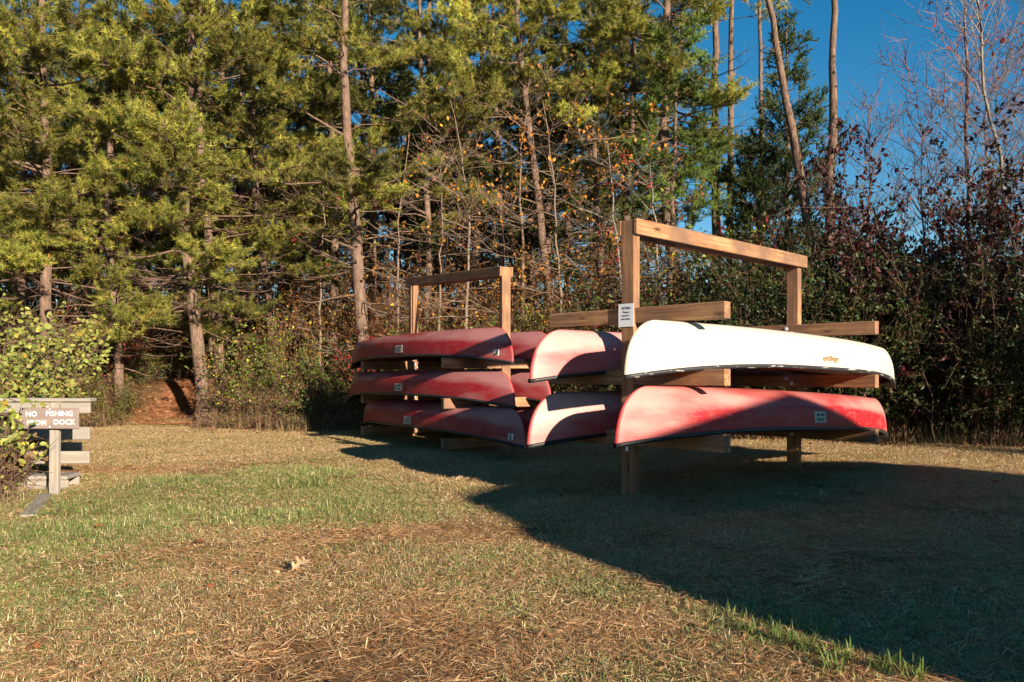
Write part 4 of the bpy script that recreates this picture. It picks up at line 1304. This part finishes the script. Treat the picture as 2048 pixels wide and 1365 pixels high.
# taller understory shrubs
MS = [(500, 16.9, 1, .95, 'tall yellow green weedy shrub right of the slender pines'), (560, 17.3, 0, .8, 'green shrub behind the brambles left of the rear rack'), (880, 15.9, 0, .95, 'green yellow shrub seen through the left part of the rear rack frame'),
      (960, 15.8, 1, .95, 'yellow leaved shrub seen through the right part of the rear rack frame'), (800, 15.9, 2, .9, 'small red leaved shrub left of the rear rack post'), (1060, 16.2, 1, .8, 'yellow green shrub between the two racks'),
      (1160, 15.9, 0, 1.05, 'bright green shrub behind the empty top arm of the tall rack'), (1290, 15.4, 2, 1.05, 'crimson leaved shrub right of the tall near post'), (1350, 15.8, 2, .8, 'sparse red shrub under the middle of the crossbeam'),
      (700, 16.6, 0, .8, 'green shrub at the foot of the thick pine'), (215, 16.6, 0, .55, 'low green shrub at the left side of the straw path'), (190, 18.0, 2, .8, 'red leaved shrub under the left pines'),
      (70, 15.6, 0, .9, 'green shrub under the bushy left pine'), (1840, 16.0, 1, 1.6, 'yellow green shrub rising above the maroon thicket'), (1960, 15.5, 2, 1.5, 'orange red shrub rising above the thicket near the right edge'),
      (1390, 16.6, 1, 1.5, 'rusty leaved shrub below the pair of tall trunks')]
for px_, d, k, s_, lab in MS:
    place_shrub(MID[k], lab, (px_ - CX) / FPX * d, d, rngb.random() * 6.28, s_, name='leafy_shrub', group='leafy shrubs along the wood edge')
# understory fill deep in the wood
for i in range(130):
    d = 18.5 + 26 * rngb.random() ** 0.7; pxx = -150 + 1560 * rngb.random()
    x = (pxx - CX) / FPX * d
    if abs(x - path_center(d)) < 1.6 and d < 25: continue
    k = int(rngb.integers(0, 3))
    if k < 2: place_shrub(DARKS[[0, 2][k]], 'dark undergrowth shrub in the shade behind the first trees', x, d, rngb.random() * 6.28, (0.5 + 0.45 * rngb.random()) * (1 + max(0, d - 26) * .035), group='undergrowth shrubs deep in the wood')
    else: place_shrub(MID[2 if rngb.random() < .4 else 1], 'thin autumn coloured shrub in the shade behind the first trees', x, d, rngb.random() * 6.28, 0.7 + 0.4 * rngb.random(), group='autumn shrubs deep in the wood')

# ------------------------------------------------------------------ big leaved shrub beside the sign: its nearest leaves are parts
def round_leaf_mesh(seed):
    rng = np.random.default_rng(seed); n = 10
    v = [(0, 0, 0)]
    for i in range(n):
        a = 2 * math.pi * i / n
        r = 1 + 0.06 * rng.normal()
        x = 0.5 - 0.5 * math.cos(a) * r + (0.06 if i == n // 2 else 0); y = 0.36 * math.sin(a) * r
        v.append((x, y, 0.16 * abs(y) - 0.10 * x * x + 0.02 * rng.normal()))
    v[0] = (0.5, 0, -0.02)
    f = [(0, i + 1, (i + 1) % n + 1) for i in range(n)]
    return np.array(v), np.array(f)


def big_shrub(seed, cx, cy, hs, ws, nstem, nleaf, label, sprays, nsingle=290):
    rng = np.random.default_rng(seed)
    root = empty('broad_leaved_shrub', (cx, cy, 0))
    tag(root, label, 'shrub', 'broad leaved shrubs by the sign')
    A, B, R0, R1, TP, TD = [], [], [], [], [], []
    for i in range(nstem):
        a = rng.random() * 6.28; r = 0.42 * ws * math.sqrt(rng.random())
        p = np.array([math.cos(a) * r * 1.2, math.sin(a) * r, 0.0])
        L = hs * (0.5 + 0.55 * rng.random()); k = 8
        d = unit(np.array([math.cos(a) * .38, math.sin(a) * .38, 1.0]) + rng.normal(size=3) * .12); pts = [p]
        for j in range(k): pts.append(pts[-1] + unit(d + rng.normal(size=3) * .15 + np.array([math.cos(a), math.sin(a), 0]) * .035 * j) * L / k)
        pts = np.array(pts); rr = 0.008 * np.linspace(1, .3, k + 1)
        A.append(pts[:-1]); B.append(pts[1:]); R0.append(rr[:-1]); R1.append(rr[1:])
        nt_ = 12; f = (0.22 + 0.7 * rng.random(nt_)) * k; j = np.minimum(k - 1, f.astype(int))
        tb = pts[j] + (pts[j + 1] - pts[j]) * (f - j)[:, None]
        td = unit(unit(pts[j + 1] - pts[j]) * .5 + rng.normal(size=(nt_, 3)) * .6); te = tb + td * (.08 + .16 * rng.random((nt_, 1)))
        A.append(tb); B.append(te); R0.append(np.full(nt_, .003)); R1.append(np.full(nt_, .002))
        for q in (.3, .6, 1.0): TP.append(tb + (te - tb) * q); TD.append(td)
    # low tangle of dead stems
    nd = 420
    a = rng.random(nd) * 6.28; r = 0.6 * ws * np.sqrt(rng.random(nd))
    p = np.stack([np.cos(a) * r * 1.15, np.sin(a) * r, rng.random(nd) * .45], 1); q = p + unit(rng.normal(size=(nd, 3)) + [0, 0, .5]) * (.15 + .35 * rng.random((nd, 1)))
    A.append(p); B.append(q); R0.append(np.full(nd, .004)); R1.append(np.full(nd, .002))
    # arching sprays that hang in front of the sign
    for (ex, ey, ez) in sprays:
        s0 = np.array([0.15 * rng.normal(), -0.1, 0.35 + ez * .35]); e = np.array([ex, ey, ez])
        pts = np.array([s0 + (e - s0) * t + np.array([0, 0, .14 * math.sin(t * math.pi)]) for t in np.linspace(0, 1, 7)])
        A.append(pts[:-1]); B.append(pts[1:]); R0.append(np.full(6, .005)); R1.append(np.full(6, .004))
        for t_ in (3, 4, 5, 6, 6):
            TP.append(pts[t_][None]); TD.append(unit(np.array([[.5, -.3, .2]]) + rng.normal(size=(1, 3)) * .4))
    cat = np.concatenate
    w = np_mesh('stems', *seg_arrays(cat(A), cat(B), cat(R0), cat(R1), 4)); mesh_obj('stems', w, M['twig_brown'], root)['kind'] = 'stuff'
    TP, TD = cat(TP), cat(TD)
    nspray = 5 * len(sprays)
    idx = np.r_[rng.integers(0, len(TP) - nspray, nleaf), np.arange(len(TP) - nspray, len(TP))]
    C = TP[idx] + rng.normal(size=(len(idx), 3)) * .025; D = unit(TD[idx] * .5 + rng.normal(size=(len(idx), 3)) * .6)
    cols = [(0.26, 0.29, 0.055), (0.34, 0.35, 0.075), (0.19, 0.24, 0.05), (0.42, 0.39, 0.10), (0.46, 0.34, 0.06), (0.32, 0.22, 0.09)]
    tint = palette(rng, len(idx), cols, [3, 3, 2.4, 1.5, .5, .5])
    low = C[:, 2] < 0.35; tint[low & (rng.random(len(idx)) < .6)] = (0.20, 0.12, 0.06)
    size = 0.030 + 0.034 * rng.random(len(idx))
    if nspray: size[len(idx) - nspray:] = 0.055 + 0.025 * rng.random(nspray)
    lv = [round_leaf_mesh(k) for k in range(4)]
    # orientation frames; leaves turn their faces up and outward
    Nn = unit(rng.normal(size=(len(idx), 3)) * .55 + np.array([.25, -.6, .6]))
    X = unit(D - Nn * np.sum(D * Nn, 1, keepdims=True)); Yv = np.cross(Nn, X)
    # nearest to the camera first
    order = np.argsort(np.r_[C[:len(idx) - nspray, 1] + 0.5 * rng.random(len(idx) - nspray), np.full(nspray, -9.0)])
    sing, rest = order[:nsingle], order[nsingle:]
    mats = {}
    pal = [(0.24, 0.27, 0.05), (0.17, 0.215, 0.042), (0.32, 0.32, 0.07), (0.42, 0.31, 0.055)]
    for c_ in range(4):
        for k in range(4):
            v, f = lv[k]
            me = np_mesh('leaf', v, f, np.tile(pal[c_], (len(v), 1)), smooth=True); me.materials.append(M['leaf']); mats[(c_, k)] = me
    for n_, i in enumerate(sing):
        ci = int(rng.choice(4, p=[.38, .36, .2, .06]))
        o = mesh_obj('leaf', mats[(ci, n_ % 4)], None, root)
        mw = Matrix((X[i], Yv[i], Nn[i])).transposed().to_4x4() @ Matrix.Scale(float(size[i]), 4); mw.translation = Vector(C[i])
        o.matrix_local = mw
    V, F, Cc, off = [], [], [], 0
    for n_, i in enumerate(rest):
        v, f = lv[n_ % 4]
        V.append((v * size[i]) @ np.stack([X[i], Yv[i], Nn[i]]) + C[i]); F.append(f + off); off += len(v); Cc.append(np.tile(tint[i], (len(v), 1)))
    fo = mesh_obj('foliage', np_mesh('foliage', cat(V), cat(F), cat(Cc), smooth=True), M['leaf'], root); fo['kind'] = 'stuff'


SPRAYS = [(0.36, 0.16, 0.80), (0.42, 0.14, 0.70), (0.48, 0.18, 0.63), (0.30, 0.1, 0.86), (0.44, 0.12, 0.50), (0.50, 0.1, 0.40), (0.50, 0.1, 0.31), (0.25, 0.0, 0.7), (0.46, 0.15, 0.83)]
big_shrub(77, -4.72, 6.78, 0.88, 0.85, 52, 1500, 'straggly broad leaved shrub at the left edge, hanging over part of the no fishing sign', SPRAYS)
big_shrub(78, -5.62, 8.25, 2.15, 1.15, 110, 7200, 'dense yellow green broad leaved shrub rising behind the grey railing at the left edge', [])

# ------------------------------------------------------------------ grass, straw, litter
gn1, gn2, gn3 = Noise(21, 0.9), Noise(22, 3.1), Noise(23, 0.45)


def dirt(x, y):
    """bare or straw covered patches, 0..1"""
    d = np.zeros_like(x)
    for cx, cy, rx, ry in ((-0.95, 5.35, 1.6, 0.38), (-0.50, 3.0, 0.62, 0.40), (-0.70, 2.72, 0.5, 0.32), (-1.5, 4.6, 0.5, .2), (-2.2, 5.0, 0.5, .12), (0.6, 3.2, 0.25, 0.12), (-0.15, 3.6, .2, .1), (3.9, 8.6, 2.0, .8), (3.0, 6.3, 1.9, 1.5), (1.6, 4.6, 1.0, .7), (-5.0, 9.0, 1.4, .3)):
        ang = 0.18 if cx == -0.95 else 0
        X = (x - cx) * math.cos(ang) + (y - cy) * math.sin(ang); Y = -(x - cx) * math.sin(ang) + (y - cy) * math.cos(ang)
        d = np.maximum(d, np.clip(1.3 - ((X / rx) ** 2 + (Y / ry) ** 2) + 0.6 * gn2(x * 2, y * 2) + 0.35 * gn2(x * 5.3 + 3, y * 5.3), 0, 1))
    return d


TAN = [(0.52, 0.385, 0.205), (0.40, 0.265, 0.13), (0.62, 0.50, 0.30), (0.24, 0.14, 0.07)]
GREEN = [(0.12, 0.185, 0.045), (0.18, 0.235, 0.065), (0.27, 0.29, 0.10)]
STRAW = [(0.42, 0.215, 0.09), (0.52, 0.31, 0.15), (0.31, 0.14, 0.06), (0.56, 0.40, 0.22)]


def patch_mesh(seed, n, pgreen, pstraw, length=0.027, upright=0.33, rad=0.30):
    """a round, thin-edged mat of blades and fallen pine needles"""
    rng = np.random.default_rng(seed)
    r = rad * np.sqrt(rng.random(n)) * (0.8 + 0.35 * rng.random(n)); a0 = rng.random(n) * 6.28
    # blades grow in small clumps
    cl = rng.integers(0, n // 9, n); cx_ = r[cl] * np.cos(a0[cl]); cy_ = r[cl] * np.sin(a0[cl])
    x = cx_ + rng.normal(size=n) * 0.014; y = cy_ + rng.normal(size=n) * 0.014
    straw = rng.random(n) < pstraw
    a = rng.random(n) * 6.28
    el = np.where(straw, rng.normal(size=n) * .12 + .10, np.clip(upright + .38 * rng.normal(size=n), .03, 1.4))
    L = np.where(straw, length * 1.9, length * (0.8 + 0.5 * (rng.random(n // 9 + 1)[cl]))) * (0.45 + 0.9 * rng.random(n))
    w = np.where(straw, .0011, .0016) * (.6 + .8 * rng.random(n))
    d = np.stack([np.cos(a) * np.cos(el), np.sin(a) * np.cos(el), np.sin(el)], 1)
    s_ = np.stack([-np.sin(a), np.cos(a), .5 * rng.normal(size=n)], 1) * w[:, None]
    b = np.stack([x, y, -.006 + np.where(straw, .018 * rng.random(n), .012 * rng.random(n))], 1)
    mid = b + d * (L * .55)[:, None]
    tip = b + d * L[:, None] - np.array([0, 0, 1]) * (L * .25 * rng.random(n) * ~straw)[:, None]
    v = np.stack([b - s_ * .8, b + s_ * .8, mid + s_ * .8, mid - s_ * .8, tip], 1).reshape(-1, 3)
    i = (np.arange(n) * 5)[:, None]
    f = np.concatenate([i + np.array([[0, 1, 2]]), i + np.array([[0, 2, 3]]), i + np.array([[3, 2, 4]])], 0)
    isg = (rng.random(n // 9 + 1)[cl] * .6 + rng.random(n) * .4) < pgreen
    c = np.where(isg[:, None], np.array(GREEN)[rng.integers(0, 3, n)], np.array(TAN)[rng.integers(0, 4, n)])
    c = np.where(straw[:, None], np.array(STRAW)[rng.integers(0, 4, n)], c)
    c = c * (1 + .2 * rng.normal(size=(n, 1))).clip(.5, 1.6)
    me = np_mesh('grass_patch', v, f, np.repeat(c, 5, 0)); me.materials.append(M['grass'])
    return me


def scatter_object(name, pts, variant, rot, scl, sources):
    """points carrying a variant, a turn and a size; geometry nodes set the matching patch on each"""
    me = bpy.data.meshes.new(name); me.vertices.add(len(pts)); me.vertices.foreach_set('co', np.asarray(pts, np.float32).ravel())
    for nm, arr, ty in (('variant', variant, 'INT'), ('turn', rot, 'FLOAT'), ('grow', scl, 'FLOAT')):
        at = me.attributes.new(nm, ty, 'POINT'); at.data.foreach_set('value', np.asarray(arr, np.int32 if ty == 'INT' else np.float32))
    o = mesh_obj(name, me)
    coll = bpy.data.collections.new(name + '_patches')
    for k, m_ in enumerate(sources): coll.objects.link(bpy.data.objects.new('grass_patch_%02d' % k, m_))
    ng = bpy.data.node_groups.new(name, 'GeometryNodeTree')
    ng.interface.new_socket('Geometry', in_out='INPUT', socket_type='NodeSocketGeometry'); ng.interface.new_socket('Geometry', in_out='OUTPUT', socket_type='NodeSocketGeometry')
    gi = ng.nodes.new('NodeGroupInput'); go = ng.nodes.new('NodeGroupOutput')
    mp = ng.nodes.new('GeometryNodeMeshToPoints'); ip = ng.nodes.new('GeometryNodeInstanceOnPoints'); ci = ng.nodes.new('GeometryNodeCollectionInfo')
    ci.inputs['Collection'].default_value = coll; ci.inputs['Separate Children'].default_value = True; ci.inputs['Reset Children'].default_value = True
    def named(nm, ty):
        n_ = ng.nodes.new('GeometryNodeInputNamedAttribute'); n_.data_type = ty; n_.inputs['Name'].default_value = nm
        return n_.outputs['Attribute']
    cx = ng.nodes.new('ShaderNodeCombineXYZ'); L_ = ng.links.new
    L_(named('turn', 'FLOAT'), cx.inputs[2]); L_(gi.outputs[0], mp.inputs['Mesh']); L_(mp.outputs[0], ip.inputs['Points']); L_(ci.outputs[0], ip.inputs['Instance'])
    ip.inputs['Pick Instance'].default_value = True
    L_(named('variant', 'INT'), ip.inputs['Instance Index']); L_(cx.outputs[0], ip.inputs['Rotation']); L_(named('grow', 'FLOAT'), ip.inputs['Scale'])
    L_(ip.outputs[0], go.inputs[0])
    md = o.modifiers.new('scatter', 'NODES'); md.node_group = ng
    return o


def lawn():
    # 0-2 dry, 3-5 mixed, 6-8 green, 9-10 pine straw, 11 lusher and longer
    src = [patch_mesh(700 + k, 2700, .26, .28) for k in range(3)] + [patch_mesh(710 + k, 2700, .46, .24) for k in range(3)] + \
          [patch_mesh(720 + k, 2700, .64, .12) for k in range(3)] + [patch_mesh(730 + k, 1500, .10, .75, .040, .2) for k in range(2)] + [patch_mesh(740, 1500, .70, .05, .06, .65)]
    rng = np.random.default_rng(5)
    P_, V_, R_, S_ = [], [], [], []
    step = 0.21
    yrow = [1.6]
    while yrow[-1] < 19: yrow.append(yrow[-1] + (0.23 if yrow[-1] < 7 else 0.29))
    for y in yrow:
        step = 0.23 if y < 7 else 0.29
        half = 0.76 * y + 1.0
        xs = np.arange(-half, half, step); xs = xs + rng.random(len(xs)) * step
        yy = y + rng.random(len(xs)) * step
        keep = yy < yedge(xs) + .7; xs, yy = xs[keep], yy[keep]
        g = gn1(xs, yy) * .6 + gn2(xs, yy) * .35 + gn3(xs, yy) * .5 + .02 * (yy - 8) - .55 * np.clip((xs - .4) / 2, 0, 1) + .30 * rng.normal(size=len(xs))
        dr = dirt(xs, yy)
        var = np.where(g < -0.1, 0, np.where(g < .5, 3, 6)) + rng.integers(0, 3, len(xs))
        var = np.where((rng.random(len(xs)) < dr * .9) | ((dr > .5) & (y < 4)), 9 + rng.integers(0, 2, len(xs)), var)
        near = np.clip((6.5 - yy) / 2.5, 0, 1) * np.clip((xs + 2.4) / 1.5, 0, 1)
        var = np.where(rng.random(len(xs)) < .30 * near, 9 + rng.integers(0, 2, len(xs)), var)
        var = np.where((g > .95) & (rng.random(len(xs)) < .25), 11, var)
        keep = rng.random(len(xs)) > np.where(dr > .55, .55, .02)
        P_.append(np.stack([xs, yy, hgt(xs, yy)], 1)[keep]); V_.append(var[keep]); R_.append((rng.random(len(xs)) * 6.28)[keep])
        S_.append(((.85 + .35 * rng.random(len(xs))) * (1.0 if y < 7 else 1.15))[keep])
    cat = np.concatenate
    o = scatter_object('grass', cat(P_), cat(V_), cat(R_), cat(S_), src)
    tag(o, 'short patchy lawn grass, part green and part dry', 'grass', kind='stuff')
    # straw on the path
    V, F, C = [], [], []
    rng = np.random.default_rng(31); n = 9000
    y = 16.7 + 6.5 * rng.random(n); x = path_center(y) + rng.normal(size=n) * 0.5
    a = rng.random(n) * 6.28; L = 0.16 * (0.6 + .6 * rng.random(n))
    z = hgt(x, y) + 0.03 + .02 * rng.random(n)
    d = np.stack([np.cos(a), np.sin(a), .12 * rng.normal(size=n)], 1) * L[:, None]; s = np.stack([-np.sin(a), np.cos(a), .6 * rng.normal(size=n)], 1) * .0055
    b = np.stack([x, y, z], 1)
    v = np.stack([b - s, b + s, b + d], 1).reshape(-1, 3)
    c = np.array([(0.42, 0.195, 0.09), (0.50, 0.27, 0.14), (0.27, 0.115, 0.052)])[rng.integers(0, 3, n)]
    o = mesh_obj('pine_straw', np_mesh('pine_straw', v, np.arange(3 * n).reshape(-1, 3), np.repeat(c, 3, 0)), M['grass'])
    tag(o, 'fallen orange brown pine needles strewn over the path', 'pine straw', kind='stuff')
    # dead leaf litter at the wood edge
    n = 16000
    x = rng.random(n) * 30 - 14; y = yedge(x) + rng.normal(size=n) * 0.9 + 0.5 + 6 * rng.random(n) ** 2
    keep = np.abs(x - path_center(y)) > .8; x, y = x[keep], y[keep]; n = len(x)
    nl = 420
    yl = np.sqrt(4 + 270 * rng.random(nl)); xl = (rng.random(nl) * 2 - 1) * (.74 * yl + .6); ok = yl < yedge(xl)
    x, y = np.r_[x, xl[ok]], np.r_[y, yl[ok]]; n = len(x)
    C_ = np.stack([x, y, hgt(x, y) + .012 + .025 * rng.random(n)], 1)
    v, f, c = leaf_arrays(C_, np.stack([rng.normal(size=n), rng.normal(size=n), np.where(np.arange(n) < n - int(ok.sum()), .25, .1) * rng.normal(size=n)], 1), np.where(np.arange(n) < n - int(ok.sum()), .05 + .05 * rng.random(n), .022 + .03 * rng.random(n)),
                          palette(rng, n, [(0.28, 0.13, 0.055), (0.20, 0.09, 0.04), (0.36, 0.20, 0.09), (0.30, 0.09, .03)], [3, 3, 2, 1]), rng)
    o = mesh_obj('leaf_litter', np_mesh('leaf_litter', v, f, c), M['leaf'])
    tag(o, 'brown dead leaves scattered over the lawn and thickly along the wood', 'leaf litter', kind='stuff')
    # dry grass fringe along the wood edge
    n = 15000
    x = rng.random(n) * 24 - 13; y = yedge(x) + rng.normal(size=n) * .35 + .25
    keep = np.abs(x - path_center(y)) > .9; x, y = x[keep], y[keep]; n = len(x)
    a = rng.random(n) * 6.28; el = np.clip(1.0 + .35 * rng.normal(size=n), .2, 1.5); L = (.18 + .35 * rng.random(n))[:, None]
    d = np.stack([np.cos(a) * np.cos(el), np.sin(a) * np.cos(el), np.sin(el)], 1); s = np.stack([-np.sin(a), np.cos(a), np.zeros(n)], 1) * .005
    b = np.stack([x, y, hgt(x, y)], 1)
    v = np.stack([b - s, b + s, b + d * L], 1).reshape(-1, 3)
    c = np.array([(0.30, 0.20, 0.10), (0.22, 0.13, 0.06), (0.36, 0.26, 0.14), (0.12, 0.12, 0.04)])[rng.integers(0, 4, n)]
    o = mesh_obj('dry_grass', np_mesh('dry_grass', v, np.arange(3 * n).reshape(-1, 3), np.repeat(c, 3, 0)), M['grass'])
    tag(o, 'tall dry grass fringing the lawn below the trees', 'grass', kind='stuff')
    # taller dry grass by the sign
    n = 2600
    x = -5.0 + 1.0 * rng.random(n); y = 6.0 + 1.1 * rng.random(n)
    keep = rng.random(n) < np.clip((-4.02 - x) / .5, 0, 1); x, y = x[keep], y[keep]; n = len(x)
    a = rng.random(n) * 6.28; el = np.clip(.8 + .4 * rng.normal(size=n), .1, 1.5); L = (.08 + .16 * rng.random(n))[:, None]
    d = np.stack([np.cos(a) * np.cos(el), np.sin(a) * np.cos(el), np.sin(el)], 1); s = np.stack([-np.sin(a), np.cos(a), np.zeros(n)], 1) * .0022
    b = np.stack([x, y, hgt(x, y)], 1)
    v = np.stack([b - s, b + s, b + d * L], 1).reshape(-1, 3)
    c = np.array([(0.38, 0.29, 0.16), (0.30, 0.21, 0.11), (0.44, 0.34, 0.20)])[rng.integers(0, 3, n)]
    o = mesh_obj('dry_grass', np_mesh('dry_grass', v, np.arange(3 * n).reshape(-1, 3), np.repeat(c, 3, 0)), M['grass'])
    tag(o, 'pale dry grass at the foot of the broad leaved shrub', 'grass', kind='stuff')


lawn()


# fallen leaves that can be told apart
def lobed_leaf(name, x, y, size, col, rot, tilt, label, group=None):
    out = [(0, 0), (.10, .03), (.16, .17), (.26, .20), (.25, .06), (.38, .08), (.46, .30), (.58, .34), (.54, .10), (.68, .09), (.78, .24), (.86, .22), (.80, .06), (1.0, .01)]
    pts = out + [(a, -b * .9) for a, b in out[::-1][1:-1]]
    bm = bmesh.new()
    vs_ = [bm.verts.new((a * size, b * size, size * (.18 * abs(b) * 1.6 + .10 * math.sin(a * 5)))) for a, b in pts]
    f = bm.faces.new(vs_); bmesh.ops.triangulate(bm, faces=[f])
    me = bpy.data.meshes.new('leaf'); bm.to_mesh(me); bm.free()
    a = me.color_attributes.new('tint', 'FLOAT_COLOR', 'POINT')
    a.data.foreach_set('color', np.tile(np.array([*col, 1], np.float32), (len(me.vertices), 1)).ravel())
    o = mesh_obj(name, me, M['leaf']); o.location = (x, y, float(hgt(x, y)) + .03); o.rotation_euler = (tilt, -tilt * .6, rot)
    tag(o, label, 'leaf', group)


def g0(px, py): d = FPX * CAMZ / (py - HY); return (px - CX) / FPX * d, d


gx, gy = g0(582, 1152)
lobed_leaf('oak_leaf', gx, gy, .15, (0.45, 0.32, 0.185), 1.0, .5, 'large pale tan lobed oak leaf lying alone on the sunny lawn')
LEAF_PX = [386, 265, 245, 555, 480, 182, 950, 350, 262, 300, 505, 625, 585, 1010, 60]
for i, (px_, py_) in enumerate([(386, 1097), (265, 945), (245, 905), (555, 942), (480, 1147), (182, 1067), (950, 970), (350, 972), (262, 942), (300, 885), (505, 885), (625, 890), (585, 948), (1010, 980), (60, 1310)]):
    gx, gy = g0(px_, py_)
    lobed_leaf('fallen_leaf', gx, gy, .085, [(0.24, 0.09, 0.03), (0.40, 0.24, 0.12), (0.32, 0.12, .04)][i % 3], i * 1.3, .35,
               'small curled dead leaf, %s from left on the sunny lawn' % ORD[sorted(LEAF_PX).index(px_)], 'dead leaves on the lawn')
# a bright green weed by the old board and pale grass tufts in the shade
wd = shrub_meshes(900, 0.07, 0.14, 14, 120, [(0.10, 0.22, 0.015), (0.14, 0.28, 0.02)], [1, 1], 0.035, 1, stem_r=0.002)
place_shrub(wd, 'small bright green weed beside the old grey board', *g0(113, 1036), name='weed', cat='weed')


def tuft(px, py, h, n, label, cols, seed):
    rng = np.random.default_rng(seed); x, y = g0(px, py)
    a = rng.random(n) * 6.28; el = np.clip(.95 + .3 * rng.normal(size=n), .3, 1.5); L = (h * (.6 + .6 * rng.random(n)))[:, None]
    d = np.stack([np.cos(a) * np.cos(el), np.sin(a) * np.cos(el), np.sin(el)], 1); s = np.stack([-np.sin(a), np.cos(a), np.zeros(n)], 1) * .0022
    b = np.stack([rng.normal(size=n) * .025, rng.normal(size=n) * .025, np.zeros(n)], 1); mid = b + d * L * .6; tip = b + d * L + np.array([0, 0, -.25]) * L
    v = np.stack([b - s, b + s, mid + s, mid - s, tip], 1).reshape(-1, 3); i = (np.arange(n) * 5)[:, None]
    f = np.concatenate([i + np.array([[0, 1, 2]]), i + np.array([[0, 2, 3]]), i + np.array([[3, 2, 4]])], 0)
    o = mesh_obj('grass_tuft', np_mesh('grass_tuft', v, f, np.repeat(np.array(cols)[rng.integers(0, len(cols), n)], 5, 0)), M['grass'])
    o.location = (x, y, float(hgt(x, y))); tag(o, label, 'grass tuft', 'grass tufts taller than the lawn')


PALE = [(0.36, 0.30, 0.18), (0.28, 0.24, 0.13)]
LUSH = [(0.10, 0.16, 0.03), (0.16, 0.20, 0.05)]
tuft(1590, 1036, .17, 70, 'pale dry grass tuft in the shade before the far rack post', PALE, 1)
tuft(1645, 1003, .14, 40, 'smaller pale grass tuft behind the shaded dry tuft', PALE, 2)
for i, (a, b) in enumerate(((1560, 1290), (1620, 1310), (1690, 1330), (1770, 1350), (1500, 1275), (1660, 1350), (1830, 1365))):
    tuft(a, b, .11, 34, 'lush green grass tuft, %s from left along the shadow edge at the bottom' % ORD[sorted([1560, 1620, 1690, 1770, 1500, 1660, 1830]).index(a)], LUSH, 10 + i)
